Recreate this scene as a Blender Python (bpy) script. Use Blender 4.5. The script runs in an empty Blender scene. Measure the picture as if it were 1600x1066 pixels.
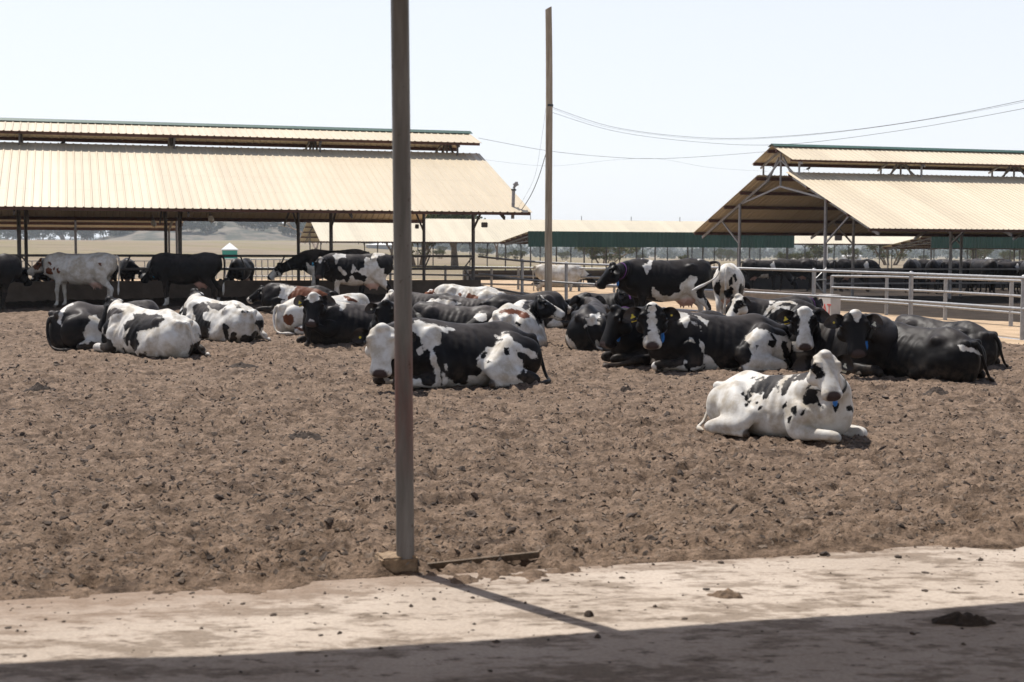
import bpy, bmesh, math, random
import numpy as np
from mathutils import Vector, Matrix
R = math.radians
random.seed(7)
SC = bpy.context.scene
COL = SC.collection

# ------------------------------------------------------------------ helpers
def vnoise(x, y, seed=0):
    xi = np.floor(x).astype(np.int64); yi = np.floor(y).astype(np.int64)
    fx = x - xi; fy = y - yi
    fx = fx*fx*fx*(fx*(fx*6-15)+10); fy = fy*fy*fy*(fy*(fy*6-15)+10)
    def h(a, b):
        n = (a*374761393 + b*668265263 + seed*974711) & 0xffffffff
        n = ((n ^ (n >> 13))*1274126177) & 0xffffffff
        n = ((n ^ (n >> 16))*2246822519) & 0xffffffff
        return ((n ^ (n >> 15)) & 0xffffff)/float(0xffffff)*2-1
    a = h(xi, yi); b = h(xi+1, yi); c = h(xi, yi+1); d = h(xi+1, yi+1)
    return (a*(1-fx)+b*fx)*(1-fy) + (c*(1-fx)+d*fx)*fy
def fbm(x, y, octs=4, seed=0, gain=.5):
    s = np.zeros_like(x, dtype=float); a = 1.0; t = 0
    for o in range(octs):
        s += a*vnoise(x*2**o+17.3*o, y*2**o-9.1*o, seed+o); t += a; a *= gain
    return s/t
def mesh_obj(name, V, F, mat=None, parent=None, smooth=False, mats=None, fm=None):
    me = bpy.data.meshes.new(name)
    me.from_pydata([tuple(v) for v in V], [], [tuple(f) for f in F]); me.update()
    for m in (mats or ([mat] if mat else [])): me.materials.append(m)
    if fm is not None: me.polygons.foreach_set('material_index', fm)
    if smooth: me.polygons.foreach_set('use_smooth', [True]*len(me.polygons))
    o = bpy.data.objects.new(name, me); COL.objects.link(o)
    if parent: o.parent = parent
    return o
def tag(o, label=None, cat=None, group=None, kind=None):
    if label: o['label'] = label
    if cat: o['category'] = cat
    if group: o['group'] = group
    if kind: o['kind'] = kind
    return o
def empty(name, loc=(0, 0, 0), rz=0):
    o = bpy.data.objects.new(name, None); COL.objects.link(o)
    o.location = loc; o.rotation_euler = (0, 0, rz); o.empty_display_size = .2
    return o
class MB:
    """collects shapes for one mesh"""
    def __init__(s): s.V = []; s.F = []
    def add(s, V, F):
        n = len(s.V); s.V += [Vector(v) for v in V]; s.F += [[i+n for i in f] for f in F]; return s
    def box(s, c, sz, M=None):
        c = Vector(c); x, y, z = sz[0]/2, sz[1]/2, sz[2]/2
        P = [Vector(p) for p in ((-x,-y,-z),(x,-y,-z),(x,y,-z),(-x,y,-z),(-x,-y,z),(x,-y,z),(x,y,z),(-x,y,z))]
        if M: P = [M @ p for p in P]
        return s.add([c+p for p in P], [(0,3,2,1),(4,5,6,7),(0,1,5,4),(1,2,6,5),(2,3,7,6),(3,0,4,7)])
    def bar(s, a, b, w, h=None, up=(0, 0, 1)):
        """rectangular bar from a to b"""
        a = Vector(a); b = Vector(b); h = h or w; d = (b-a).normalized(); up = Vector(up)
        if abs(d.dot(up)) > .95: up = Vector((0, 1, 0))
        r = d.cross(up).normalized(); u = r.cross(d)
        P = [q+r*i*w/2+u*j*h/2 for q in (a, b) for i, j in ((-1,-1),(1,-1),(1,1),(-1,1))]
        return s.add(P, [(0,1,2,3),(7,6,5,4),(0,4,5,1),(1,5,6,2),(2,6,7,3),(3,7,4,0)])
    def tube(s, pts, r, n=10, cap=True):
        pts = [Vector(p) for p in pts]; rs = r if isinstance(r, (list, tuple)) else [r]*len(pts)
        V = []; F = []; prev = None
        for i, p in enumerate(pts):
            d = (pts[min(i+1, len(pts)-1)]-pts[max(i-1, 0)]).normalized()
            if prev is None:
                up = Vector((0, 0, 1)) if abs(d.z) < .9 else Vector((0, 1, 0)); x = d.cross(up).normalized()
            else:
                x = (prev - d*prev.dot(d)).normalized()
            prev = x; y = d.cross(x)
            V += [p+(x*math.cos(2*math.pi*k/n)+y*math.sin(2*math.pi*k/n))*rs[i] for k in range(n)]
        for i in range(len(pts)-1):
            for k in range(n): F.append((i*n+k, i*n+(k+1) % n, (i+1)*n+(k+1) % n, (i+1)*n+k))
        if cap:
            F.append(tuple(range(n))[::-1]); F.append(tuple(range((len(pts)-1)*n, len(pts)*n)))
        return s.add(V, F)
    def ellipsoid(s, c, r, M=None, nu=16, nv=10):
        c = Vector(c); V = []; F = []
        for j in range(1, nv):
            t = math.pi*j/nv
            for i in range(nu):
                a = 2*math.pi*i/nu
                p = Vector((r[0]*math.sin(t)*math.cos(a), r[1]*math.sin(t)*math.sin(a), r[2]*math.cos(t)))
                V.append(c+(M @ p if M else p))
        for j in range(nv-2):
            for i in range(nu): F.append((j*nu+i, (j+1)*nu+i, (j+1)*nu+(i+1) % nu, j*nu+(i+1) % nu))
        p = Vector((0, 0, r[2])); a = len(V); V.append(c+(M @ p if M else p)); V.append(c-(M @ p if M else p))
        for i in range(nu):
            F.append((a, i, (i+1) % nu)); F.append((a+1, (nv-2)*nu+(i+1) % nu, (nv-2)*nu+i))
        return s.add(V, F)
    def build(s, name, mat=None, parent=None, smooth=False):
        return mesh_obj(name, s.V, s.F, mat, parent, smooth)
def autosmooth(o, ang=35):
    me = o.data; me.polygons.foreach_set('use_smooth', [True]*len(me.polygons))
    bm = bmesh.new(); bm.from_mesh(me)
    for e in bm.edges:
        if len(e.link_faces) == 2 and e.calc_face_angle(0) > R(ang): e.smooth = False
    bm.to_mesh(me); bm.free()
    return o

# ------------------------------------------------------------------ materials
def new_mat(name):
    m = bpy.data.materials.new(name); m.use_nodes = True
    nt = m.node_tree; b = nt.nodes['Principled BSDF']
    return m, nt, b
def N(nt, t, **kw):
    n = nt.nodes.new(t)
    for k, v in kw.items():
        if k.startswith('_'): setattr(n, k[1:], v)
        else: n.inputs[k.replace('__', ' ')].default_value = v
    return n
def noise_node(nt, scale, detail=4, rough=.55, vec=None):
    n = N(nt, 'ShaderNodeTexNoise', Scale=scale, Detail=detail, Roughness=rough)
    if vec is not None: nt.links.new(vec, n.inputs['Vector'])
    return n
def ramp(nt, fac, stops):
    r = nt.nodes.new('ShaderNodeValToRGB'); nt.links.new(fac, r.inputs[0])
    el = r.color_ramp.elements
    while len(el) < len(stops): el.new(.5)
    for e, (p, c) in zip(el, stops): e.position = p; e.color = (c[0], c[1], c[2], 1)
    return r
def mixc(nt, fac, a, b, mode='MIX'):
    m = nt.nodes.new('ShaderNodeMix'); m.data_type = 'RGBA'; m.blend_type = mode
    for sock, v in ((m.inputs[0], fac), (m.inputs[6], a), (m.inputs[7], b)):
        if hasattr(v, 'links'): nt.links.new(v, sock)
        elif isinstance(v, (int, float)): sock.default_value = v
        else: sock.default_value = (v[0], v[1], v[2], 1)
    return m.outputs[2]
def math_node(nt, op, a, b=None, c=None, clamp=False):
    m = nt.nodes.new('ShaderNodeMath'); m.operation = op; m.use_clamp = clamp
    for i, v in enumerate((a, b, c)):
        if v is None: continue
        if hasattr(v, 'links'): nt.links.new(v, m.inputs[i])
        else: m.inputs[i].default_value = v
    return m.outputs[0]
def bump(nt, b, h, strength=.5, dist=.01):
    n = N(nt, 'ShaderNodeBump', Strength=strength, Distance=dist)
    nt.links.new(h, n.inputs['Height']); nt.links.new(n.outputs[0], b.inputs['Normal'])
    return n
def objvec(nt): return nt.nodes.new('ShaderNodeTexCoord').outputs['Object']
def geopos(nt): return nt.nodes.new('ShaderNodeNewGeometry').outputs['Position']
def plain(name, col, rough=.6, metal=0, var=.25, scale=6, bumps=0):
    """one colour with soft mottling"""
    m, nt, b = new_mat(name); v = geopos(nt)
    n = noise_node(nt, scale, 5, .6, v)
    c2 = [max(0, x*(1-var)) for x in col]; c3 = [min(1, x*(1+var)) for x in col]
    r = ramp(nt, n.outputs[0], [(.3, c2), (.7, c3)])
    nt.links.new(r.outputs[0], b.inputs['Base Color'])
    b.inputs['Roughness'].default_value = rough; b.inputs['Metallic'].default_value = metal
    if bumps:
        n2 = noise_node(nt, scale*8, 4, .6, v); bump(nt, b, n2.outputs[0], bumps, .01)
    return m

# ------------------------------------------------------------------ the cow
def coat_material():
    m, nt, b = new_mat('cow_coat'); L = nt.links
    tc = objvec(nt); oi = nt.nodes.new('ShaderNodeObjectInfo')
    off = nt.nodes.new('ShaderNodeVectorMath'); off.operation = 'MULTIPLY_ADD'
    cx = nt.nodes.new('ShaderNodeCombineXYZ'); L.new(oi.outputs['Random'], cx.inputs[0]); L.new(oi.outputs['Random'], cx.inputs[2])
    L.new(cx.outputs[0], off.inputs[0]); off.inputs[1].default_value = (37, 0, 91); L.new(tc, off.inputs[2])
    v = off.outputs[0]
    def att(n):
        a = nt.nodes.new('ShaderNodeAttribute'); a.attribute_name = n; return a.outputs['Fac']
    n1 = noise_node(nt, 11, 3, .55, v); n2 = noise_node(nt, 70, 3, .6, v)
    x = math_node(nt, 'MULTIPLY_ADD', n1.outputs[0], .10, -.05)
    y = math_node(nt, 'MULTIPLY_ADD', n2.outputs[0], .026, -.013)
    s = math_node(nt, 'ADD', math_node(nt, 'ADD', att('coat'), x), y)
    fac = math_node(nt, 'MULTIPLY_ADD', s, 85, .5, clamp=True)
    # white hair, slightly soiled
    nd = noise_node(nt, 5, 5, .65, v)
    white = ramp(nt, nd.outputs[0], [(.38, (.42, .37, .30)), (.54, (.59, .56, .51)), (.72, (.67, .655, .62))]).outputs[0]
    black = ramp(nt, nd.outputs[0], [(.3, (.004, .0038, .004)), (.7, (.009, .008, .0078))]).outputs[0]
    brown = ramp(nt, nd.outputs[0], [(.3, (.10, .036, .02)), (.7, (.16, .062, .033))]).outputs[0]
    fade = (.10, .087, .080)  # sun sheen painted on dark backs, also the grey of patchy dust
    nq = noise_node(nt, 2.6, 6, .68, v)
    fz = math_node(nt, 'MULTIPLY', att('fade'), math_node(nt, 'MULTIPLY_ADD', nq.outputs[0], 4.5, -1.45, clamp=True), clamp=True)  # fade: sun sheen painted on upper backs, broken up by noise
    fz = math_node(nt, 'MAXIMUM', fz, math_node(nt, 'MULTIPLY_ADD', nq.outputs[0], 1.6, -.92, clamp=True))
    dark = mixc(nt, att('brown'), mixc(nt, fz, black, fade), brown)
    c = mixc(nt, fac, white, dark)
    # caked mud: ragged splashes where the animal touches the yard
    nm = noise_node(nt, 9, 6, .7, v)
    mud = math_node(nt, 'MULTIPLY', att('mud'), math_node(nt, 'MULTIPLY_ADD', nm.outputs[0], 5, -2.0, clamp=True))
    c = mixc(nt, math_node(nt, 'MULTIPLY', mud, .5), c, (.16, .118, .085))
    c = mixc(nt, att('pink'), c, (.50, .30, .24))
    c = mixc(nt, att('nose'), c, (.060, .044, .043))
    c = mixc(nt, att('nostril'), c, (.012, .008, .008))
    c = mixc(nt, att('hoof'), c, (.09, .07, .055))
    L.new(c, b.inputs['Base Color'])
    b.inputs['Roughness'].default_value = .55
    b.inputs['Specular IOR Level'].default_value = .07
    L.new(math_node(nt, 'MULTIPLY_ADD', nq.outputs[0], .5, .2), b.inputs['Roughness'])
    # hair and soft skin folds
    mp = nt.nodes.new('ShaderNodeMapping'); mp.inputs['Scale'].default_value = (40, 140, 140); L.new(v, mp.inputs[0])
    nh = noise_node(nt, 1, 3, .6, mp.outputs[0]); nf = noise_node(nt, 9, 3, .5, v)
    h = math_node(nt, 'ADD', math_node(nt, 'MULTIPLY', nh.outputs[0], .35), nf.outputs[0])
    bump(nt, b, h, .16, .02)
    return m

def cr(vals, k=4):
    """Catmull-Rom resample of rows"""
    A = np.array(vals, float); n = len(A); out = []
    for i in range(n-1):
        p0 = A[max(i-1, 0)]; p1 = A[i]; p2 = A[i+1]; p3 = A[min(i+2, n-1)]
        for j in range(k):
            t = j/k
            out.append(.5*((2*p1)+(-p0+p2)*t+(2*p0-5*p1+4*p2-p3)*t*t+(-p0+3*p1-3*p2+p3)*t**3))
    out.append(A[-1]); return np.array(out)
def sup(c, e): return math.copysign(abs(c)**e, c)
def loft(mb, rings, n=24):
    """rings: (centre, side, up, half width, half height above, half height below, exponent)"""
    V = []; F = []
    for c, sd, up, hw, ht, hb, p, pt in rings:
        for k in range(n):
            a = 2*math.pi*k/n; ca = math.cos(a); sa = math.sin(a)
            e = 2/(pt if sa > 0 else p)
            y = hw*sup(ca, e); z = (ht if sa > 0 else hb)*sup(sa, e)
            V.append(c+sd*y+up*z)
    m = len(rings)
    for i in range(m-1):
        for k in range(n): F.append((i*n+k, (i+1)*n+k, (i+1)*n+(k+1) % n, i*n+(k+1) % n))
    a = len(V); V.append(rings[0][0]); V.append(rings[-1][0])
    for k in range(n):
        F.append((a, k, (k+1) % n)); F.append((a+1, (m-1)*n+(k+1) % n, (m-1)*n+k))
    mb.add(V, F)
def limb(mb, joints, n=14, k=4):
    """joints: (x,y,z, r along side, r across)"""
    A = cr(joints, k); rings = []; prev = None
    for i in range(len(A)):
        p = Vector(A[i][:3]); d = (Vector(A[min(i+1, len(A)-1)][:3])-Vector(A[max(i-1, 0)][:3])).normalized()
        if prev is None:
            sd = Vector((0, 1, 0)); sd = (sd-d*sd.dot(d)).normalized()
        else: sd = (prev-d*prev.dot(d)).normalized()
        prev = sd; up = sd.cross(d)
        rings.append((p, sd, up, max(A[i][3], .008), max(A[i][4], .008), max(A[i][4], .008), 2, 2))
    loft(mb, rings, n)

LIE = [  # x, zc, half width, z top, z bottom, top exponent
    (-.90, .30, .05, .36, .20, 2), (-.85, .30, .14, .47, .06, 2), (-.76, .29, .23, .57, -.02, 1.9), (-.60, .29, .29, .66, -.03, 1.75),
    (-.42, .28, .32, .715, -.03, 1.5), (-.20, .26, .38, .685, -.03, 1.35), (.08, .27, .41, .69, -.03, 1.5), (.34, .29, .37, .73, -.03, 1.5),
    (.54, .32, .31, .765, -.02, 1.6), (.70, .34, .25, .74, .0, 1.7), (.82, .36, .19, .66, .05, 1.9), (.92, .36, .12, .54, .14, 2), (.97, .36, .04, .44, .26, 2)]
STAND = [
    (-.93, 1.15, .05, 1.22, 1.06, 2), (-.88, 1.14, .14, 1.32, .95, 2), (-.78, 1.14, .22, 1.40, .88, 2), (-.62, 1.12, .27, 1.435, .82, 1.9),
    (-.42, 1.06, .285, 1.44, .72, 1.6), (-.20, .98, .325, 1.405, .62, 1.45), (.10, 1.0, .36, 1.40, .59, 1.75), (.34, 1.02, .34, 1.405, .62, 1.75),
    (.54, 1.06, .29, 1.44, .66, 1.6), (.70, 1.08, .235, 1.42, .70, 1.7), (.82, 1.08, .18, 1.33, .78, 1.9), (.92, 1.06, .11, 1.22, .86, 2), (.96, 1.05, .04, 1.12, .96, 2)]

def poly_sd(x, y, p):
    """signed distance to an outline, positive inside"""
    d = np.full(len(x), 1e9); ins = np.zeros(len(x), bool); n = len(p)
    for i in range(n):
        ax, ay = p[i]; bx, by = p[(i+1) % n]; ex, ey = bx-ax, by-ay
        t = np.clip(((x-ax)*ex+(y-ay)*ey)/max(1e-9, ex*ex+ey*ey), 0, 1)
        d = np.minimum(d, (x-ax-t*ex)**2+(y-ay-t*ey)**2)
        c = ((ay > y) != (by > y)) & (x < ex*(y-ay)/(ey if abs(ey) > 1e-12 else 1e-12)+ax); ins ^= c
    d = np.sqrt(d); return np.where(ins, d, -d)
def dirv(az, pit): return Vector((math.cos(R(pit))*math.cos(R(az)), math.cos(R(pit))*math.sin(R(az)), math.sin(R(pit))))

def cow_mesh(pose='lie', poll=(1.12, 0, .98), face=(0, -50), hind=1, fore=('fold', 'fold'), vox=.016, tail='auto',
             ear=(14, -6), tilt=0, fat=.95, seed=0, base=-.5, patches=None, hp=(), hl=.92, brown_all=0, fade=.3, tailw=None, mud=.8, nose='dark',  # fade: strength of the sun sheen painted on dark backs
             head_roll=0, hs=1.27, ears_black=True, socks=0, raise_hip=0, hindout=(0, 0), jawlow=0):
    """returns mesh + head frame. x forward, y left, z up, metres, adult size.
       poll: point between the ears; face: (azimuth, pitch) of the face axis; hind: side (+1/-1) the hindquarters lie open to"""
    lie = pose == 'lie'
    mb = MB(); X = Vector((1, 0, 0)); Y = Vector((0, 1, 0)); Z = Vector((0, 0, 1))
    rows = cr(LIE if lie else STAND, 4)
    rings = []
    for x, zc, hw, zt, zb, pt in rows:
        y0 = 0
        if lie and x < -.1: y0 = -hind*.05*min(1, (-.1-x)/.5)
        if lie: zt += raise_hip*math.exp(-((x+.45)/.25)**2)
        rings.append((Vector((x, y0, zc)), Y, Z, hw*fat, zt-zc, zc-zb, 2.5 if lie else 2.2, pt))
    loft(mb, rings, 28)
    # bones under the skin: hooks, pins, shoulder blades
    hz = .645+raise_hip if lie else 1.37; oy = -hind*.05 if lie else 0
    for s in (-1, 1):
        mb.ellipsoid((-.44, s*(.185 if lie else .20)+oy, hz-(.125 if lie else .11)), (.12, .07, .075))
        mb.ellipsoid((-.80, s*.115+oy, hz-.14 if lie else 1.25), (.085, .06, .07))
        mb.ellipsoid((.52, s*(.195 if lie else .18), (.43 if lie else 1.06)), (.18, .085, .27), Matrix.Rotation(R(-14), 3, 'Y'))
        mb.ellipsoid((.76, s*.17, (.34 if lie else .98)), (.13, .09, .14))
    mb.ellipsoid((-.86, oy, (.50 if lie else 1.33)), (.07, .05, .06))
    # neck
    pl = Vector(poll); h = dirv(*face)
    side = Vector((-math.sin(R(face[0])), math.cos(R(face[0])), 0))
    up = h.cross(side).normalized(); up = up if up.dot(Z) >= 0 or abs(up.z) < 1e-3 else -up
    if head_roll: 
        rm = Matrix.Rotation(R(head_roll), 3, h); side = rm @ side; up = rm @ up
    b0 = Vector((.50, 0, .43 if lie else 1.10)); b1 = Vector((.74, 0, .52 if lie else 1.16))
    e1 = pl + (-up*.10 + h*.02)*hs; e0 = e1 - (e1-b1).normalized()*.05
    d = pl-b1
    mid = b1 + d*.5 + Vector((0, 0, .0)) - Vector((0, 0, .02))
    K = [(*b0, .21, .29), (*b1, .175, .25), (*(b1+d*.28), .135, .20), (*(mid+d*.06-up*.03), .108, .165), (*(e0-d.normalized()*.03), .100, .14), (*e1, .092, .115)]
    limb(mb, K, 18, 5)
    # dewlap / brisket
    dl0 = Vector((.90, 0, .28 if lie else .86))
    limb(mb, [(*dl0, .06, .10), (*(b1*.45+mid*.55+Vector((.10, 0, -.17))), .035, .06), (*(e1-up*.06+h*.06), .03, .03)], 10, 4)
    # head
    HR = [(-.045, .050, -.035, -.11), (-.02, .094, .0, -.15), (.03, .116, .018, -.175), (.09, .126, .022, -.195), (.15, .128, .016, -.212), (.21, .115, .008, -.215),
          (.27, .094, .0, -.20), (.33, .083, -.005, -.172), (.39, .080, -.010, -.152), (.44, .087, -.014, -.147), (.485, .094, -.022, -.148), (.52, .089, -.034, -.142), (.545, .068, -.050, -.125), (.556, .03, -.070, -.105)]
    rings = []
    hh = h*(hl/hs)
    for t, hw, zt, zb in cr([[r_[0]*hl]+[q*hs for q in r_[1:]] for r_ in HR], 2):
        zc = (zt*1.2+zb)/2.2 if t < .4*hl else (zt+zb)/2
        rings.append((pl+h*t+up*zc, side, up, hw, zt-zc, zc-zb, 2.2, 2.7))
    loft(mb, rings, 24)
    mb.ellipsoid(pl+up*.004*hs, (.06*hs, .06*hs, .045*hs))
    for s in (-1, 1):
        mb.ellipsoid(pl+(hh*.120+side*s*.092+up*-.008)*hs, (.04*hs, .035*hs, .025*hs))      # brow
        mb.ellipsoid(pl+(hh*.158+side*s*.112+up*-.045)*hs, (.036*hs, .030*hs, .034*hs))     # eye socket
        mb.ellipsoid(pl+(hh*.20+side*s*.070+up*-.145)*hs, (.085*hs, .085*hs, .07*hs))       # jaw
        mb.ellipsoid(pl+(hh*.505+side*s*.052+up*-.06)*hs, (.035*hs, .035*hs, .038*hs))      # nostril wing
    mb.ellipsoid(pl+(hh*.475+up*-.135)*hs, (.06*hs, .06*hs, .03*hs))
    hooves = []
    if lie:
        for s in (-1, 1):
            st = fore[0 if s > 0 else 1]
            if st == 'fold':
                limb(mb, [(.55, s*.24, .38, .12, .17), (.46, s*.30, .20, .10, .12), (.50, s*.315, .11, .085, .10), (.74, s*.30, .105, .062, .07), (.92, s*.27, .105, .056, .062), (.955, s*.255, .075, .05, .055),
                          (.86, s*.235, .048, .036, .04), (.66, s*.21, .045, .035, .036), (.56, s*.20, .045, .042, .042), (.47, s*.19, .04, .045, .035)])
                hooves.append((.46, s*.19, .04, .07))
            elif st == 'out':
                limb(mb, [(.55, s*.24, .38, .12, .17), (.50, s*.30, .20, .10, .12), (.58, s*.31, .12, .085, .10), (.82, s*.32, .13, .062, .07), (1.00, s*.32, .115, .055, .062), (1.10, s*.32, .085, .042, .046),
                          (1.27, s*.32, .055, .036, .038), (1.36, s*.32, .048, .042, .044), (1.46, s*.32, .04, .047, .036)])
                hooves.append((1.46, s*.32, .04, .075))
            elif st == 'up':   # kneeling leg, foot planted in front
                limb(mb, [(.55, s*.24, .38, .12, .17), (.58, s*.29, .30, .10, .12), (.66, s*.30, .25, .08, .09), (.86, s*.30, .34, .06, .065), (.94, s*.30, .35, .055, .06), (.96, s*.30, .27, .042, .046),
                          (.95, s*.30, .12, .036, .038), (.96, s*.30, .075, .042, .044), (1.02, s*.30, .035, .046, .034)])
                hooves.append((1.02, s*.30, .03, .07))
        # open side hind leg: thigh, stifle, hock, foot forward on the ground
        s = hind; hx, hy = hindout
        limb(mb, [(-.55, s*.16, .46, .14, .20), (-.42, s*.30, .36, .13, .21), (-.22, s*(.41+hy*.5), .25, .095, .16), (-.10, s*(.44+hy), .20, .085, .115), (-.22, s*(.47+hy), .15, .085, .11),
                  (-.44, s*(.46+hy), .13, .07, .085), (-.60, s*(.45+hy), .10, .056, .066), (-.62, s*(.46+hy), .07, .05, .055), (-.48+hx*.5, s*(.48+hy), .05, .042, .044), (-.24+hx, s*(.50+hy), .046, .038, .038),
                  (-.13+hx, s*(.50+hy), .048, .044, .044), (-.03+hx, s*(.50+hy), .04, .05, .036)], 16, 4)
        mb.ellipsoid((-.60, s*.22, .30), (.24, .14, .25))
        hooves.append((-.02+hx, s*(.50+hy), .04, .08))
        s = -hind
        limb(mb, [(-.55, s*.18, .34, .16, .20), (-.40, s*.27, .20, .13, .17), (-.20, s*.31, .12, .09, .11), (-.12, s*.31, .09, .075, .08), (-.30, s*.31, .07, .06, .06), (-.52, s*.28, .05, .05, .05), (-.40, s*.30, .045, .04, .04)], 14, 4)
        mb.ellipsoid((-.62, s*.22, .26), (.24, .14, .25))
    else:
        st = random.Random(seed)
        for s in (-1, 1):
            a = st.uniform(-.07, .07) if s > 0 else st.uniform(-.1, .04)
            limb(mb, [(.55, s*.19, 1.05, .10, .17), (.53, s*.20, .86, .095, .15), (.52+a*.3, s*.195, .70, .075, .10), (.535+a*.6, s*.19, .55, .055, .065), (.54+a*.8, s*.185, .44, .052, .060), (.535+a*.9, s*.18, .36, .040, .044),
                      (.53+a, s*.175, .20, .034, .038), (.54+a, s*.175, .12, .042, .045), (.575+a, s*.175, .07, .044, .046), (.60+a, s*.175, .0, .058, .070)])
            hooves.append((.59+a, s*.175, .0, .085))
            a = st.uniform(-.12, .1)
            limb(mb, [(-.62, s*.17, 1.18, .12, .22), (-.55, s*.20, 1.0, .125, .22), (-.52+a*.2, s*.21, .84, .10, .18), (-.60+a*.5, s*.20, .68, .065, .11), (-.72+a*.8, s*.19, .55, .052, .075), (-.745+a, s*.185, .48, .05, .068), (-.735+a, s*.18, .38, .040, .05),
                      (-.70+a, s*.175, .20, .038, .043), (-.69+a, s*.175, .12, .045, .048), (-.66+a, s*.175, .07, .047, .048), (-.635+a, s*.175, .0, .06, .072)])
            mb.ellipsoid((-.62, s*.17, 1.05), (.22, .11, .27))
            hooves.append((-.64+a, s*.175, .0, .085))
        mb.ellipsoid((-.40, 0, .66), (.22, .16, .15))
        for s in (-1, 1):
            for q in (-.50, -.33): limb(mb, [(q, s*.07, .56, .03, .03), (q, s*.075, .50, .02, .02), (q, s*.075, .46, .014, .014)], 8, 2)
    me = bpy.data.meshes.new('tmp'); me.from_pydata([tuple(v) for v in mb.V], [], mb.F); me.update()
    ob = bpy.data.objects.new('tmp', me); COL.objects.link(ob)
    m = ob.modifiers.new('r', 'REMESH'); m.mode = 'VOXEL'; m.voxel_size = vox; m.adaptivity = 0
    dg = bpy.context.evaluated_depsgraph_get(); dg.update()
    out = bpy.data.meshes.new_from_object(ob.evaluated_get(dg))
    bpy.data.objects.remove(ob); bpy.data.meshes.remove(me)
    # relax: trunk and limbs melt into one another, the head stays crisp
    nv = len(out.vertices); co = np.empty(nv*3); out.vertices.foreach_get('co', co); co = co.reshape(-1, 3)
    ed_ = np.empty(len(out.edges)*2, np.int64); out.edges.foreach_get('vertices', ed_); ed_ = ed_.reshape(-1, 2)
    deg = np.bincount(ed_.ravel(), minlength=nv).astype(float); deg[deg == 0] = 1
    dh = np.sqrt(((co-np.array(pl+(h*.26-up*.06)*hs))**2).sum(1)); trunk = np.clip((dh-.33)/.15, 0, 1)
    trunk *= np.clip((co[:, 2]-(.06 if lie else .45))/.12, 0, 1)
    its = int(round((.016/vox)**1.3*26)); few = max(2, int(round((.012/vox)**1.2*4)))
    for it_ in range(its):
        acc = np.stack([np.bincount(ed_[:, 0], co[ed_[:, 1], q], nv)+np.bincount(ed_[:, 1], co[ed_[:, 0], q], nv) for q in range(3)], 1)/deg[:, None]
        w = .55*(np.ones(nv) if it_ < few else trunk)
        co += (acc-co)*w[:, None]
    out.vertices.foreach_set('co', co.ravel()); out.update()
    nrm_ = np.empty(nv*3, np.float32); out.vertices.foreach_get('normal', nrm_); nrm_ = nrm_.reshape(-1, 3)
    x_, y_, z_ = co[:, 0], co[:, 1], co[:, 2]; sd_ = seed*3.7
    ds = .007*vnoise(x_*6.5+y_*2.1+sd_, z_*6.5-y_*2.7, 5)+.0035*vnoise(x_*14+y_*5+sd_, z_*14-y_*6, 6)
    zr_ = z_ if lie else z_-.68
    rib = np.sin((x_+.22*zr_)*2*math.pi/.105+.6*vnoise(x_*3+sd_, z_*3, 7))*np.exp(-((x_-.14)/.30)**4)*np.clip((zr_-.16)/.12, 0, 1)*np.clip((.66-zr_)/.12, 0, 1)*np.clip((np.abs(y_)-.12)/.1, 0, 1)
    nk = np.sqrt(((co-np.array(b1+(e1-b1)*.55))**2).sum(1)); ax_ = np.array((e1-b1).normalized())
    fold = np.sin((co@ax_)*2*math.pi/.085+1.5*vnoise(x_*5, z_*5+sd_, 8))*np.exp(-(nk/.24)**4)
    co = co+nrm_*((ds*trunk+.0042*rib+.0035*fold)[:, None]).astype(float)
    out.vertices.foreach_set('co', co.ravel())
    # ears and tail join the skin
    ex = MB(); ear_n0 = None
    earrange = []
    for s in (-1, 1):
        bp = pl+(h*.028+side*s*.098+up*-.040)*hs
        sw, dr = ear
        ed = (side*s*math.cos(R(sw)) - up*math.sin(R(sw)) + Z*math.sin(R(dr)) + h*.06).normalized()
        nrm = (up*.85+h*.35-Z*.12); nrm = (nrm-ed*nrm.dot(ed)).normalized()    # the open side of the ear
        wid = ed.cross(nrm).normalized()
        n0 = len(ex.V); nl, nw = 12, 8; Vt = []; Vb = []
        for i in range(nl+1):
            t = i/nl; l = .235*t
            w = (.030 + .056*math.sin(math.pi*min(1, t*1.02)**.85))*(1 if t < .97 else .45)
            if t > .85: w *= math.sqrt(max(.05, 1-((t-.85)/.155)**2))
            cup = .62*(1-t)**.8+.18
            for j in range(nw+1):
                q = (j/nw*2-1)
                p = bp+ed*l+wid*q*w+nrm*(abs(q)**1.8*w*cup*1.1) - Z*.02*t*t
                Vt.append(p); Vb.append(p-nrm*(.014*(1-abs(q)**3*.7)*(1-t*.4)))
        a = len(Vt); W = nw+1; Fx = []
        for i in range(nl):
            for j in range(nw):
                Fx.append((i*W+j, i*W+j+1, (i+1)*W+j+1, (i+1)*W+j)); Fx.append((a+i*W+j, a+(i+1)*W+j, a+(i+1)*W+j+1, a+i*W+j+1))
            for j in (0, nw):
                q = (i*W+j, (i+1)*W+j, a+(i+1)*W+j, a+i*W+j); Fx.append(q if j == 0 else q[::-1])
        for j in range(nw):
            Fx.append((nl*W+j, nl*W+j+1, a+nl*W+j+1, a+nl*W+j))
        ex.add(Vt+Vb, Fx); earrange.append((n0, len(ex.V)))
    tail0 = len(ex.V)
    if tail == 'auto':
        if lie: tail = [(-.88, oy, .50), (-.925, oy+hind*.02, .42), (-.95, oy+hind*.07, .25), (-.945, oy+hind*.18, .09), (-.90, oy+hind*.34, .035), (-.78, oy+hind*.46, .03), (-.68, oy+hind*.52, .028)]
        else: tail = [(-.90, 0, 1.34), (-.965, 0, 1.28), (-.985, .01, 1.10), (-.975, .015, .85), (-.96, .02, .62), (-.955, .03, .45), (-.95, .03, .33)]
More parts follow.
